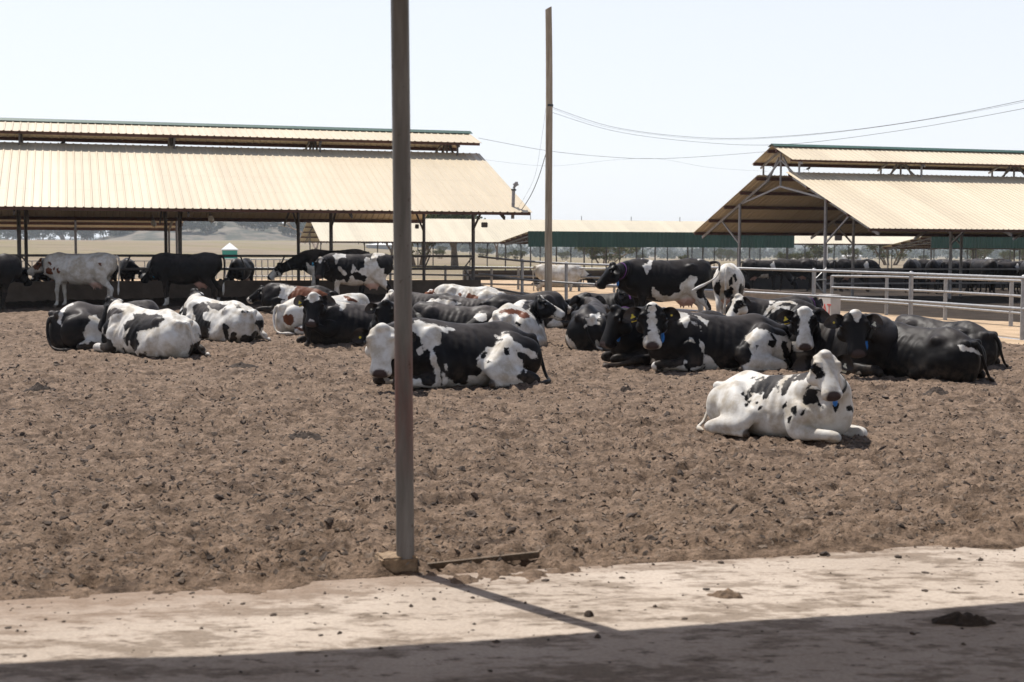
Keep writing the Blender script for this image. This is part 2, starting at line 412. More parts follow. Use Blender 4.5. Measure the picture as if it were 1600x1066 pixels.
    if tail:
        tr = np.interp(np.linspace(0, 1, len(tail)), [0, .15, .55, .7, .85, 1], [.036, .026, .017, .021, .032, .006])
        A = cr([(*p, r) for p, r in zip(tail, tr)], 5)
        ex.tube([Vector(a[:3]) for a in A], [float(a[3]) for a in A], 10)
    n0 = len(out.vertices)
    bm = bmesh.new(); bm.from_mesh(out)
    vs = [bm.verts.new(v) for v in ex.V]
    for f in ex.F:
        try: bm.faces.new([vs[i] for i in f])
        except ValueError: pass
    for f in bm.faces: f.smooth = True
    bmesh.ops.recalc_face_normals(bm, faces=[f for f in bm.faces])
    bm.to_mesh(out); bm.free()
    # ---- coat
    P = np.empty(len(out.vertices)*3); out.vertices.foreach_get('co', P); P = P.reshape(-1, 3)
    rel = P-np.array(pl); T = rel@np.array(h)/hl; S = rel@np.array(side)/hs; U = rel@np.array(up)/hs
    ishead = (T > -.06) & (T < .62) & (np.abs(S) < .165) & (U < .08) & (U > -.24)
    coat = np.full(len(P), base, float)
    brn = np.full(len(P), float(brown_all))
    if patches:
        az_, el_, L_ = patches; az_, el_ = R(az_), R(el_)
        d_ = np.array((math.cos(el_)*math.cos(az_), math.cos(el_)*math.sin(az_), math.sin(el_))); e1_ = np.array((d_[1], -d_[0], 0)); e1_ /= np.linalg.norm(e1_); e2_ = np.cross(e1_, d_)
        Q = P-np.array((0, 0, .4 if lie else 1.0)); a_ = Q@e1_; b_ = Q@e2_
        for v, q in L_:
            f = poly_sd(a_, b_, np.array(q).reshape(-1, 2))
            if v > 0:
                coat = np.maximum(coat, f); brn = np.where(f > -.03, 1.0 if v == 2 else brown_all, brn)
            else: coat = np.minimum(coat, -f)
    if hp:
        hc = coat.copy()
        for t, sd, uu, r, v in hp:
            for sg in ((1, -1) if sd else (1,)):
                if isinstance(sd, complex): sgd = sd.real if sg == 1 else None     # one side only
                else: sgd = sd*sg
                if sgd is None: continue
                dd = np.sqrt((T-t)**2+(S-sgd)**2+((U-uu)*.8)**2)
                hc = np.maximum(hc, r-dd) if v > 0 else np.minimum(hc, dd-r)
        coat = np.where(ishead, hc, coat)
    ie = np.zeros(len(P), bool)
    for a, b in earrange: ie[n0+a:n0+b] = True
    coat[ie] = .3 if ears_black else -.3
    it = np.zeros(len(P), bool); it[n0+tail0:] = True
    nz = np.clip((.062-np.sqrt(((T-.535)*1.0)**2+(S*.86)**2+((U+.062)*.95)**2))/.010, 0, 1)*ishead
    # nostrils, the line of the mouth, eyelids
    nos = np.zeros(len(P))
    for sg in (-1, 1):
        for t, sd, uu, r in ((.528, .046, -.058, .017), (.520, .060, -.050, .012), (.515, .066, -.040, .008)):
            dd = np.sqrt((T-t)**2*.5+(S-sg*sd)**2+(U-uu)**2); nos = np.maximum(nos, np.clip((r-dd)/.006, 0, 1))
        dd = np.sqrt((T-.157)**2*.55+(U+.036)**2); nos = np.maximum(nos, np.clip((.027-dd)/.008, 0, 1)*.95*(S*sg > .075))
    nos = np.maximum(nos, np.clip(1-np.abs(U+.118+.02*(.54-T)/.1*.3)/.006, 0, 1)*.7*(T > .42)*(T < .54))*ishead
    hoof = np.zeros(len(P))
    for x, y, z, r in hooves:
        dd = np.sqrt((P[:, 0]-x)**2+(P[:, 1]-y)**2)
        if lie: k = np.clip((r-np.sqrt(dd**2+(P[:, 2]-z)**2))/.015, 0, 1)
        else: k = np.clip((.085-P[:, 2])/.01, 0, 1)*(dd < .16)
        hoof = np.maximum(hoof, k)
    if socks and not lie: coat = np.where(P[:, 2] < socks, np.minimum(coat, (P[:, 2]-socks)*.5), coat)
    pink = np.zeros(len(P))
    if not lie:
        dd = np.sqrt(((P[:, 0]+.40)/.24)**2+((P[:, 1])/.19)**2+((P[:, 2]-.60)/.17)**2); pink = np.clip((1.0-dd)*6, 0, 1)*.8*(P[:, 2] < .74)
    muda = np.clip((.30-P[:, 2])/.30, 0, 1)*mud if lie else np.clip((.9-P[:, 2])/.6, 0, 1)*mud*.6
    muda = np.where(ishead, 0, muda)
    zt_ = (.72 if lie else 1.42)
    fa = np.clip((P[:, 2]-zt_+.30)/.26, 0, 1)*np.clip(.35+.65*(fade*1.2), 0, 1)*(~ishead)+fade*.15  # upper back lightened to paint in the sun's sheen
    if tailw is not None:
        nt_ = len(P)-(n0+tail0); fr_ = np.arange(nt_)/max(1, nt_-1); coat[n0+tail0:] = np.where(fr_ > tailw, -(fr_-tailw)*3-.01, coat[n0+tail0:])
    for nme, arr in (('coat', coat), ('brown', brn), ('nose', nz*(1 if nose == 'dark' else .35)), ('hoof', hoof), ('pink', pink), ('mud', muda), ('fade', fa), ('nostril', nos)):  # fade carries the painted sun sheen
        at = out.attributes.new(nme, 'FLOAT', 'POINT'); at.data.foreach_set('value', arr.astype(np.float32))
    out.update()
    return out, dict(pl=pl, h=h, side=side, up=up, e1=e1, b1=b1, d=d, mid=mid, K=K)

def eye_material():
    m, nt, b = new_mat('eye_wet_black'); b.inputs['Base Color'].default_value = (.006, .004, .003, 1)
    b.inputs['Roughness'].default_value = .12; return m
def make_cow(loc, rz, label, sc=1.0, group=None, name='dairy_cow', eyes=True, collar=None, pend=None, tags=(), cdist=.20, **k):
    """one animal: the body is the thing, eyes, collar (> pendant, buckle) and ear tags are its parts"""
    me, fr = cow_mesh(**k); me.materials.append(MATS['coat'])
    o = bpy.data.objects.new(name, me); COL.objects.link(o)
    o.location = loc; o.rotation_euler = (0, 0, R(rz)); o.scale = (sc, sc, sc)
    tag(o, label, 'cow', group)
    pl, h, side, up = fr['pl'], fr['h'], fr['side'], fr['up']
    from mathutils.bvhtree import BVHTree
    bv = BVHTree.FromPolygons([v.co for v in me.vertices], [p.vertices[:] for p in me.polygons]) if (eyes or collar) else None
    hs = k.get('hs', 1.27); hl = k.get('hl', .92)
    if eyes:
        for s in (-1, 1):
            q = pl+h*.157*hl+up*-.036*hs; hit = bv.ray_cast(q+side*s*.4, -side*s, .4)
            p = hit[0] if hit[0] is not None else q+side*s*.128*hs
            e = MB(); e.ellipsoid((0, 0, 0), (.027, .020, .022), Matrix((h, side*s, up)).transposed(), 14, 10)
            eo = e.build('eye', MATS['eye'], o, True); eo.location = p-side*s*.007
    if collar:
        # a strap round the throat behind the ears: traced on the skin so that it hugs it
        e1 = fr['e1']; nd = (fr['e1']-fr['mid']).normalized(); c0 = fr['e1']-nd*cdist
        sd = (side-nd*side.dot(nd)).normalized(); uu = nd.cross(sd)
        n = 36; V = []; F = []; low = None; lowv = 9
        for i in range(n):
            a = 2*math.pi*i/n; d = sd*math.cos(a)+uu*math.sin(a)
            hit = bv.ray_cast(c0, d, .5)
            r = hit[3] if hit[0] is not None else .13
            r = min(max(r, .08), .19 if cdist < .3 else .25)
            p = c0+d*(r+.004)
            sc_ = p.z-.45*(p-c0).dot(h)
            if low is None or sc_ < lowv: low = p.copy(); lowv = sc_
            V += [p-nd*.018, p+nd*.018, p+nd*.018+d*.007, p-nd*.018+d*.007]
        for i in range(n):
            j = (i+1) % n
            for q in range(4): F.append((i*4+q, j*4+q, j*4+(q+1) % 4, i*4+(q+1) % 4))
        co = mesh_obj('collar', V, F, MATS[collar], o, True)
        if pend:
            b = MB(); b.ellipsoid((0, 0, -.055), (.026, .036, .062), None, 12, 8); b.box((0, 0, .0), (.03, .045, .03))
            po = autosmooth(b.build('pendant', MATS[pend], co)); po.location = low+Vector((0, 0, -.012))
    for tg in tags:
        s, m = tg[0], tg[1]
        ear = k.get('ear', (14, -6)); hs = k.get('hs', 1.27); Z = Vector((0, 0, 1))
        bp = pl+(h*.028+side*s*.098+up*-.040)*hs
        ed = (side*s*math.cos(R(ear[0])) - up*math.sin(R(ear[0])) + Z*math.sin(R(ear[1])) + h*.06).normalized()
        nrm = (up*.85+h*.35-Z*.12); nrm = (nrm-ed*nrm.dot(ed)).normalized()
        c = bp+ed*.115+nrm*.012-Vector((0, 0, .02))
        b = MB()
        if len(tg) > 2 and tg[2] == 'dot':
            b.tube([c, c+nrm*.008], .013, 10)
        else:
            M = Matrix((ed, -ed.cross(nrm).normalized() if (-ed.cross(nrm)).z > 0 else ed.cross(nrm).normalized(), nrm)).transposed()
            def q(x, y, z): return c+M @ Vector((x, y, z))
            out = [(-.011, .012), (-.011, -.008), (-.030, -.028), (-.032, -.085), (.032, -.085), (.030, -.028), (.011, -.008), (.011, .012)]
            V = [q(x, y, .004) for x, y in out]+[q(x, y, .008) for x, y in out]; n = len(out)
            b.add(V, [tuple(range(n))[::-1], tuple(range(n, 2*n))]+[(i, (i+1) % n, n+(i+1) % n, n+i) for i in range(n)])
        b.build('ear_tag', MATS[m], o)
    return o

HAZE = 0.0002; SKY = 0.10; SUN = 4.5; EXPO = 0.45; MATS = {}

# ==== SCENE ====
FPX = 1600*50/36.0; HC = 1.5; PITCH = math.atan(141/FPX); ROLL = R(.17)
CAMROT = Matrix.Rotation(math.pi/2-PITCH, 3, 'X') @ Matrix.Rotation(ROLL, 3, 'Z')
CAMPOS = Vector((0, 0, HC))
def sstep(a, b, x):
    t = np.clip((np.asarray(x, float)-a)/(b-a), 0, 1); return t*t*(3-2*t)
def ray(px, py): return CAMROT @ Vector(((px-800)/FPX, -(py-533)/FPX, -1))
def G(px, py, z=0.0):
    d = ray(px, py); k = (z-HC)/d.z; return CAMPOS+d*k
def AT(px, py, Y):
    d = ray(px, py); return CAMPOS+d*(Y/d.y)
def terrain(x, y):
    x = np.asarray(x, float); y = np.asarray(y, float)
    z = .28*sstep(34, 42, y)*(1-sstep(2.5, 7, x))*(1-sstep(55, 80, y))
    z = z-.25*sstep(44, 60, y)*sstep(4, 10, x)
    z = z-.15*sstep(60, 120, y)*(1-sstep(4, 10, x))
    z = z+3.6*sstep(120, 360, y)*sstep(20, -110, x)+3.4*sstep(360, 900, y)*sstep(.02, -.16, x/np.maximum(y, 1))
    z = z-3.8*sstep(150, 1100, y)*sstep(-.12, .05, x/np.maximum(y, 1))
    z = z+sstep(150, 500, y)*fbm(x/140, y/140, 3, 5)*1.2
    return z
def tz(x, y): return float(terrain(np.array([x]), np.array([y]))[0])
AE0 = G(0, 936); AE1 = G(1600, 843)     # edge of the concrete
ADIR = (AE1-AE0).normalized(); AN = Vector((-ADIR.y, ADIR.x, 0))
def apron_d(x, y): return (x-AE0.x)*AN.x+(y-AE0.y)*AN.y       # >0 in the yard
YBX = [-60, -8, -1, 1.8, 4.5, 6.9, 8.2, 9.3, 10.3, 40]; YBY = [47, 46, 40.2, 38, 34, 29.6, 22, 14, 6, 5]
def yard_d(x, y): return np.interp(x, YBX, YBY)-y

MATS['coat'] = coat_material(); MATS['eye'] = eye_material()
def gloss(name, col, r=.4): 
    m, nt, b = new_mat(name); b.inputs['Base Color'].default_value = (*col, 1); b.inputs['Roughness'].default_value = r; return m
MATS['purple'] = plain('purple_strap', (.20, .06, .26), .6, 0, .2, 40); MATS['red'] = plain('red_strap', (.60, .05, .05), .6, 0, .2, 40)
MATS['grey_strap'] = plain('grey_strap', (.10, .10, .12), .6, 0, .2, 40); MATS['black_strap'] = plain('black_strap', (.02, .02, .02), .6, 0, .2, 40)
MATS['blue'] = gloss('blue_plastic', (.015, .16, .52)); MATS['steel_tag'] = gloss('steel_tag', (.3, .3, .32), .35); MATS['yellow'] = gloss('yellow_tag', (.62, .50, .05), .5)
MATS['white_tag'] = gloss('white_tag', (.6, .6, .5), .5); MATS['cyan'] = gloss('cyan_tag', (.03, .35, .60), .5)

def ground_material():
    m, nt, b = new_mat('plain_ground'); L = nt.links; v = geopos(nt)
    def att(n):
        a = nt.nodes.new('ShaderNodeAttribute'); a.attribute_name = n; return a.outputs['Fac']
    n1 = noise_node(nt, .05, 6, .6, v); n2 = noise_node(nt, 1.3, 7, .65, v); n3 = noise_node(nt, .012, 4, .5, v)
    grass = ramp(nt, n1.outputs[0], [(.3, (.165, .13, .09)), (.5, (.235, .187, .135)), (.62, (.20, .165, .11)), (.8, (.27, .218, .16))]).outputs[0]
    green = ramp(nt, n2.outputs[0], [(.35, (.13, .13, .05)), (.65, (.24, .20, .10))]).outputs[0]
    grass = mixc(nt, math_node(nt, 'MULTIPLY_ADD', n3.outputs[0], 4, -1.8, clamp=True), grass, green)
    sand = ramp(nt, n2.outputs[0], [(.28, (.30, .205, .125)), (.5, (.45, .325, .21)), (.7, (.53, .39, .26))]).outputs[0]
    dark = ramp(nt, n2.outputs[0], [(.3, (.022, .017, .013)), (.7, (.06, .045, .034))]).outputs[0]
    e = math_node(nt, 'MULTIPLY_ADD', n2.outputs[0], .9, -.45)
    c = mixc(nt, math_node(nt, 'ADD', att('sand'), e, clamp=True), grass, sand)
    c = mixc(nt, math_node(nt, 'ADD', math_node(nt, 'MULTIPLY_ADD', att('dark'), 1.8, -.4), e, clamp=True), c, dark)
    L.new(c, b.inputs['Base Color']); b.inputs['Roughness'].default_value = .95; b.inputs['Specular IOR Level'].default_value = .1
    n4 = noise_node(nt, 9, 6, .7, v); bump(nt, b, n4.outputs[0], .8, .06)
    return m
def dirt_material():
    m, nt, b = new_mat('trampled_dirt'); L = nt.links; v = geopos(nt)
    n1 = noise_node(nt, .35, 5, .6, v); n2 = noise_node(nt, 6, 7, .68, v); n3 = noise_node(nt, 45, 5, .7, v)
    c = ramp(nt, n2.outputs[0], [(.3, (.055, .037, .025)), (.45, (.155, .108, .076)), (.58, (.24, .170, .121)), (.75, (.32, .233, .168))]).outputs[0]
    c = mixc(nt, math_node(nt, 'MULTIPLY_ADD', n1.outputs[0], 3, -1.45, clamp=True), c, (.235, .170, .122), 'MIX')
    c2 = ramp(nt, n3.outputs[0], [(.3, (.45, .45, .45)), (.5, (1, 1, 1)), (.75, (1.25, 1.22, 1.2))]).outputs[0]
    c = mixc(nt, 1.0, c, c2, 'MULTIPLY')
    v1 = N(nt, 'ShaderNodeTexVoronoi', Scale=3.1); L.new(v, v1.inputs['Vector'])
    n5 = noise_node(nt, 2.2, 5, .7, v)
    damp = math_node(nt, 'MULTIPLY_ADD', n5.outputs[0], 9, -4.9, clamp=True)
    c = mixc(nt, math_node(nt, 'MULTIPLY', damp, .65), c, (.060, .042, .032))
    straw = noise_node(nt, 120, 2, .5, v)
    c = mixc(nt, math_node(nt, 'MULTIPLY_ADD', straw.outputs[0], 26, -18.6, clamp=True), c, (.42, .34, .22))
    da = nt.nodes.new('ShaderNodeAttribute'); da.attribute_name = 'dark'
    c = mixc(nt, math_node(nt, 'MULTIPLY', da.outputs['Fac'], .85), c, (.030, .022, .017))  # barn shade painted into the dirt under the left roof
    L.new(c, b.inputs['Base Color']); b.inputs['Roughness'].default_value = .95; b.inputs['Specular IOR Level'].default_value = .12
    h = math_node(nt, 'ADD', n2.outputs[0], math_node(nt, 'MULTIPLY', n3.outputs[0], .4)); bump(nt, b, h, 1.0, .055)
    return m
def concrete_material():
    m, nt, b = new_mat('dusty_concrete'); L = nt.links; v = geopos(nt)
    a = nt.nodes.new('ShaderNodeAttribute'); a.attribute_name = 'soil'
    mp = nt.nodes.new('ShaderNodeMapping'); mp.inputs['Rotation'].default_value = (0, 0, -math.atan2(ADIR.y, ADIR.x)); mp.inputs['Scale'].default_value = (.7, 1.5, 1); L.new(v, mp.inputs[0])
    n1 = noise_node(nt, .9, 5, .6, v); n2 = noise_node(nt, 2.6, 7, .68, mp.outputs[0]); n3 = noise_node(nt, 60, 4, .7, v); n4 = noise_node(nt, 11, 6, .7, mp.outputs[0])
    c = ramp(nt, n1.outputs[0], [(.3, (.34, .282, .23)), (.55, (.42, .356, .298)), (.75, (.47, .405, .344))]).outputs[0]
    st = math_node(nt, 'MULTIPLY_ADD', math_node(nt, 'ADD', math_node(nt, 'MULTIPLY', n2.outputs[0], .65), math_node(nt, 'MULTIPLY', n4.outputs[0], .35)), 15, -7.3, clamp=True)
    c = mixc(nt, math_node(nt, 'MULTIPLY', st, .72), c, (.15, .112, .08))
    sp = math_node(nt, 'MULTIPLY_ADD', n4.outputs[0], 14, -8.2, clamp=True)
    c = mixc(nt, math_node(nt, 'MULTIPLY', sp, .85), c, (.085, .063, .046))
    e = math_node(nt, 'ADD', a.outputs['Fac'], math_node(nt, 'MULTIPLY_ADD', n2.outputs[0], 1.5, -.75))
    e = math_node(nt, 'ADD', e, math_node(nt, 'MULTIPLY_ADD', n4.outputs[0], 1.0, -.5), clamp=True)
    c = mixc(nt, math_node(nt, 'MULTIPLY', e, .9), c, (.22, .16, .118))
    g = ramp(nt, n3.outputs[0], [(.3, (.8, .8, .8)), (.6, (1.06, 1.06, 1.06))]).outputs[0]
    c = mixc(nt, 1.0, c, g, 'MULTIPLY')
    L.new(c, b.inputs['Base Color']); b.inputs['Roughness'].default_value = .9; b.inputs['Specular IOR Level'].default_value = .2
    h = math_node(nt, 'ADD', math_node(nt, 'MULTIPLY', n4.outputs[0], 1.2), math_node(nt, 'MULTIPLY', n3.outputs[0], .4)); bump(nt, b, h, .5, .012)
    return m
def sheet_material(name, c1, c2, rough=.45):
    m, nt, b = new_mat(name); v = objvec(nt)
    mp = nt.nodes.new('ShaderNodeMapping'); mp.inputs['Scale'].default_value = (.9, .25, .25); nt.links.new(v, mp.inputs[0])
    n = noise_node(nt, 2.5, 6, .65, mp.outputs[0]); n2 = noise_node(nt, .35, 3, .5, v)
    # sheets laid side by side weathered a little differently
    sx = nt.nodes.new('ShaderNodeSeparateXYZ'); nt.links.new(v, sx.inputs[0])
    wn = nt.nodes.new('ShaderNodeTexWhiteNoise'); wn.noise_dimensions = '1D'; nt.links.new(math_node(nt, 'FLOOR', math_node(nt, 'DIVIDE', sx.outputs[0], .8)), wn.inputs['W'])
    mp2 = nt.nodes.new('ShaderNodeMapping'); mp2.inputs['Scale'].default_value = (5, .22, .22); nt.links.new(v, mp2.inputs[0])
    n3 = noise_node(nt, 1.6, 5, .65, mp2.outputs[0])
    f = math_node(nt, 'ADD', math_node(nt, 'ADD', math_node(nt, 'MULTIPLY', n.outputs[0], .35), math_node(nt, 'MULTIPLY', n3.outputs[0], .25)), math_node(nt, 'MULTIPLY', wn.outputs['Value'], .2))
    r = ramp(nt, f, [(.22, [q*.88 for q in c1]), (.40, c1), (.60, c2)])
    nt.links.new(r.outputs[0], b.inputs['Base Color']); b.inputs['Roughness'].default_value = rough; b.inputs['Specular IOR Level'].default_value = .35
    return m
MATS['ground'] = ground_material(); MATS['dirt'] = dirt_material(); MATS['concrete'] = concrete_material()
MATS['sheet'] = sheet_material('beige_roof_sheet', (.58, .485, .345), (.645, .55, .405)); MATS['sheet_pale'] = sheet_material('pale_roof_sheet', (.57, .50, .37), (.63, .56, .42))
MATS['green'] = sheet_material('green_sheet', (.012, .052, .040), (.020, .075, .058)); MATS['cap'] = sheet_material('green_ridge_cap', (.03, .075, .05), (.05, .10, .07))
MATS['oxide'] = plain('red_oxide_steel', (.085, .034, .024), .6, 0, .35, 4); MATS['steel'] = plain('grey_painted_steel', (.27, .26, .26), .5, .3, .25, 9)
MATS['dark_steel'] = plain('dark_weathered_steel', (.10, .09, .085), .55, .2, .35, 9); MATS['pipe'] = plain('galvanised_pipe', (.31, .305, .30), .45, .35, .22, 12)
MATS['wood'] = None; MATS['manure'] = plain('dry_manure', (.050, .034, .024), .95, 0, .55, 30, .8); MATS['block'] = plain('dirty_concrete_block', (.27, .19, .12), .95, 0, .4, 18, .8)
MATS['wall'] = plain('feed_wall_concrete', (.105, .078, .058), .9, 0, .3, 3, .4); MATS['white_paint'] = plain('white_paint', (.72, .72, .70), .6, 0, .1, 3)
MATS['cable'] = gloss('black_cable', (.02, .02, .022), .5); MATS['box'] = plain('grey_box', (.13, .12, .115), .6, 0, .2, 5); MATS['red_paint'] = plain('red_paint', (.45, .05, .04), .7, 0, .3, 10)

# ------------------------------------------------------------------ ground sheets
def polar(name, rr, aa, zf, mat):
    r, a = np.meshgrid(rr, aa, indexing='ij'); x = r*np.sin(a); y = r*np.cos(a); z = zf(x, y)
    n, m = r.shape; me = bpy.data.meshes.new(name)
    co = np.stack([x, y, z], -1).reshape(-1, 3)
    i = np.arange(n-1)[:, None]*m+np.arange(m-1)[None]; q = np.stack([i, i+m, i+m+1, i+1], -1).reshape(-1, 4)[:, ::-1]
    me.vertices.add(len(co)); me.vertices.foreach_set('co', co.ravel())
    me.loops.add(q.size); me.loops.foreach_set('vertex_index', q.ravel().astype(np.int32))
    me.polygons.add(len(q)); me.polygons.foreach_set('loop_start', np.arange(0, q.size, 4, dtype=np.int32)); me.polygons.foreach_set('loop_total', np.full(len(q), 4, np.int32))
    me.polygons.foreach_set('use_smooth', np.ones(len(q), bool)); me.update(); me.validate()
    me.materials.append(mat); o = bpy.data.objects.new(name, me); COL.objects.link(o)
    return o, x.ravel(), y.ravel()
def setattr_f(o, n, v): 
    a = o.data.attributes.new(n, 'FLOAT', 'POINT'); a.data.foreach_set('value', np.asarray(v, np.float32))
def ground_z(x, y):
    z = terrain(x, y)
    inside = sstep(-.3, 1.2, yard_d(x, y))*sstep(-60, -40, y)
    return z-.11*inside+.012*fbm(x*1.5, y*1.5, 3, 3)*(1-sstep(40, 80, np.hypot(x, y)))
aa = np.concatenate([np.linspace(-math.pi, -.5, 60)[:-1], np.linspace(-.5, .5, 330), np.linspace(.5, math.pi, 60)[1:]])
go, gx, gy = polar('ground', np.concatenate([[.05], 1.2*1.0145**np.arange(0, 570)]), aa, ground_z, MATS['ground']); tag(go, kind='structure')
gd = np.hypot(gx, gy)
lane = 1-sstep(58, 78, gy+fbm(gx/6, gy/6, 3, 9)*8)
setattr_f(go, 'sand', np.clip(lane, 0, 1)*.95)
# wet black litter under and in front of the right barn; left barn's shade painted into its floor
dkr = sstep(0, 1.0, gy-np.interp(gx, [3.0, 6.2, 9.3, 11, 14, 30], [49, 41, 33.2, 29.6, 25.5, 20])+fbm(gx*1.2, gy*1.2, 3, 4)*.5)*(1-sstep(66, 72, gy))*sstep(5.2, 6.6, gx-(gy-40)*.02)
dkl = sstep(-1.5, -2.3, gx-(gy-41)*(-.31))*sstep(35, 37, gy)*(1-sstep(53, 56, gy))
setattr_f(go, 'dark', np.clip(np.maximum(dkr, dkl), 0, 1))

def yard_h(x, y):
    ad = apron_d(x, y)+.07+fbm(x*1.1, y*1.1, 3, 21)*.42*(1-.5*sstep(-.2, 1.0, x))+fbm(x*6, y*6, 3, 25)*.10-.22*np.exp(-((x+.52)/.22)**2); yd = yard_d(x, y)+fbm(x*.8, y*.8, 4, 22)*.9
    amp = 1.0
    big = fbm(x*.7, y*.7, 3, 31)*.034
    a = fbm(x*3.1, y*3.1, 3, 33); lump = np.maximum(0, a)**1.2*.045
    b = fbm(x*8.5, y*8.5, 3, 37); crumb = b*.046*(.35+.9*np.clip(fbm(x*.9, y*.9, 2, 63)+.4, 0, 1.2))
    c = fbm(x*24, y*24, 2, 41)*.025
    pit = -np.maximum(0, fbm(x*4.3, y*4.3, 2, 47)-.30)*.13
    h = .03+big+lump+crumb+c+pit
    edge = np.minimum(np.clip(ad/.35, -1, 1), np.clip(yd/.9, -1, 1))
    return np.where(edge > 0, h*np.minimum(1, .35+edge)-.004*(1-np.clip(edge*3, 0, 1)), -.01+edge*.10+h*.35) + terrain(x, y)
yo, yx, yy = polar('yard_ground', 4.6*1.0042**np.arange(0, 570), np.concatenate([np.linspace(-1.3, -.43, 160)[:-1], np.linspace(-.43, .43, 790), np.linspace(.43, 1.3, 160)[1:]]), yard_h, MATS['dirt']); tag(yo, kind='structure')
setattr_f(yo, 'dark', sstep(-.4, .5, yy-(35.0+(yx+11)*.31)+fbm(yx*.7, yy*.7, 3, 71)*1.2)*(1-sstep(-2.0, .5, yx)))  # deep shade of the left barn painted into the yard dirt

gu = np.concatenate([np.linspace(-40, -5, 30)[:-1], np.linspace(-5, 6, 330), np.linspace(6, 40, 30)[1:]]); gv = np.concatenate([np.linspace(-14, -3.4, 14)[:-1], np.linspace(-3.4, .02, 130)])
uu, vv = np.meshgrid(gu, gv, indexing='ij'); ax = AE0.x+ADIR.x*uu+AN.x*vv; ay = AE0.y+ADIR.y*uu+AN.y*vv
az = .004+fbm(ax*1.1, ay*1.1, 4, 51)*.012-np.clip((vv+.06)/.08, 0, 1)*.03
nn, mm = uu.shape; V = np.stack([ax, ay, az], -1).reshape(-1, 3); i = np.arange(nn-1)[:, None]*mm+np.arange(mm-1)[None]
ap = mesh_obj('concrete_apron', V.tolist(), np.stack([i, i+mm, i+mm+1, i+1], -1).reshape(-1, 4).tolist(), MATS['concrete'], None, True); tag(ap, kind='structure')
setattr_f(ap, 'soil', np.clip(1.15+vv/(.62+.5*fbm(uu*.45, vv*.1, 2, 8)) - sstep(1.5, 3.5, uu)*.55, -.8, 1.3).ravel())

def clods(name, n, region, size, seed):
    rnd = random.Random(seed); bm = bmesh.new(); bmesh.ops.create_icosphere(bm, subdivisions=1, radius=1); B0 = np.array([v.co[:] for v in bm.verts]); F0 = np.array([[v.index for v in f.verts] for f in bm.faces]); bm.free()
    bm = bmesh.new(); bmesh.ops.create_icosphere(bm, subdivisions=2, radius=1); B1 = np.array([v.co[:] for v in bm.verts]); F1 = np.array([[v.index for v in f.verts] for f in bm.faces]); bm.free()
    rg = np.random.default_rng(seed); Vs = []; Fs = []; k = 0
    P = region(rg, n)
    for x, y in P:
        r = size(rg, x, y); near = math.hypot(x, y) < 11 and r > .018
        B, Fc = (B1, F1) if near else (B0, F0)
        q = B*(1+rg.normal(0, .2 if near else .24, (len(B), 1)))*np.array([r*rg.uniform(.8, 1.5), r*rg.uniform(.8, 1.4), r*rg.uniform(.5, .95)])
        a = rg.uniform(0, 6.28); ca, sa = math.cos(a), math.sin(a)
        q = np.stack([q[:, 0]*ca-q[:, 1]*sa, q[:, 0]*sa+q[:, 1]*ca, q[:, 2]], 1)
        Vs.append(q); Fs.append(Fc+k); k += len(B)
        Vs[-1] += np.array([x, y, 0])
    Vs = np.concatenate(Vs); cen = np.concatenate([[p]*(len(v)) for p, v in zip(P, [0]*0)]) if 0 else None
    return Vs, np.concatenate(Fs), P
def clod_obj(name, n, region, size, seed, zf, mat):
    Vs, Fs, P = clods(name, n, region, size, seed)
    z = zf(Vs[:, 0], Vs[:, 1])
    Vs[:, 2] += z
    o = mesh_obj(name, Vs.tolist(), Fs.tolist(), mat, None, False)
    return o
def yard_region(rg, n):
    out = []
    while len(out) < n:
        r = math.exp(rg.uniform(math.log(5.8), math.log(30))); a = rg.uniform(-.42, .42); x, y = r*math.sin(a), r*math.cos(a)
        if apron_d(x, y) > .03 and np.interp(x, YBX, YBY)-y > .5: out.append((x, y))
    return out
MATS['clod'] = plain('dirt_clods', (.15, .11, .08), .95, 0, .5, 3.5, 0); MATS['clod_dark'] = plain('dark_manure_crumbs', (.055, .039, .029), .95, 0, .5, 3.5, 0)
co1 = clod_obj('dirt_clods', 42000, yard_region, lambda rg, x, y: min(.014, .0022+rg.exponential(.0028))*(1+.03*math.hypot(x, y)), 5, yard_h, MATS['clod']); tag(co1, 'loose brown clods of trampled dirt strewn over the yard', 'dirt clods', kind='stuff')
co2 = clod_obj('manure_crumbs', 15000, yard_region, lambda rg, x, y: min(.018, .0022+rg.exponential(.0030))*(1+.03*math.hypot(x, y)), 6, yard_h, MATS['clod_dark']); tag(co2, 'dark crumbs of dried manure scattered across the yard dirt', 'manure crumbs', kind='stuff')
def apron_region(rg, n):
    out = []
    while len(out) < n:
        u = rg.uniform(-1, 6); v = -rg.exponential(.55)
        if v > -2.6: out.append((AE0.x+ADIR.x*u+AN.x*v, AE0.y+ADIR.y*u+AN.y*v))
    return out
co3 = clod_obj('concrete_crumbs', 700, apron_region, lambda rg, x, y: min(.02, .002+rg.exponential(.0030)), 8, lambda x, y: .004+fbm(x*1.1, y*1.1, 4, 51)*.012, MATS['clod_dark']); tag(co3, 'small dark dirt crumbs lying on the pale concrete apron', 'dirt crumbs', kind='stuff')

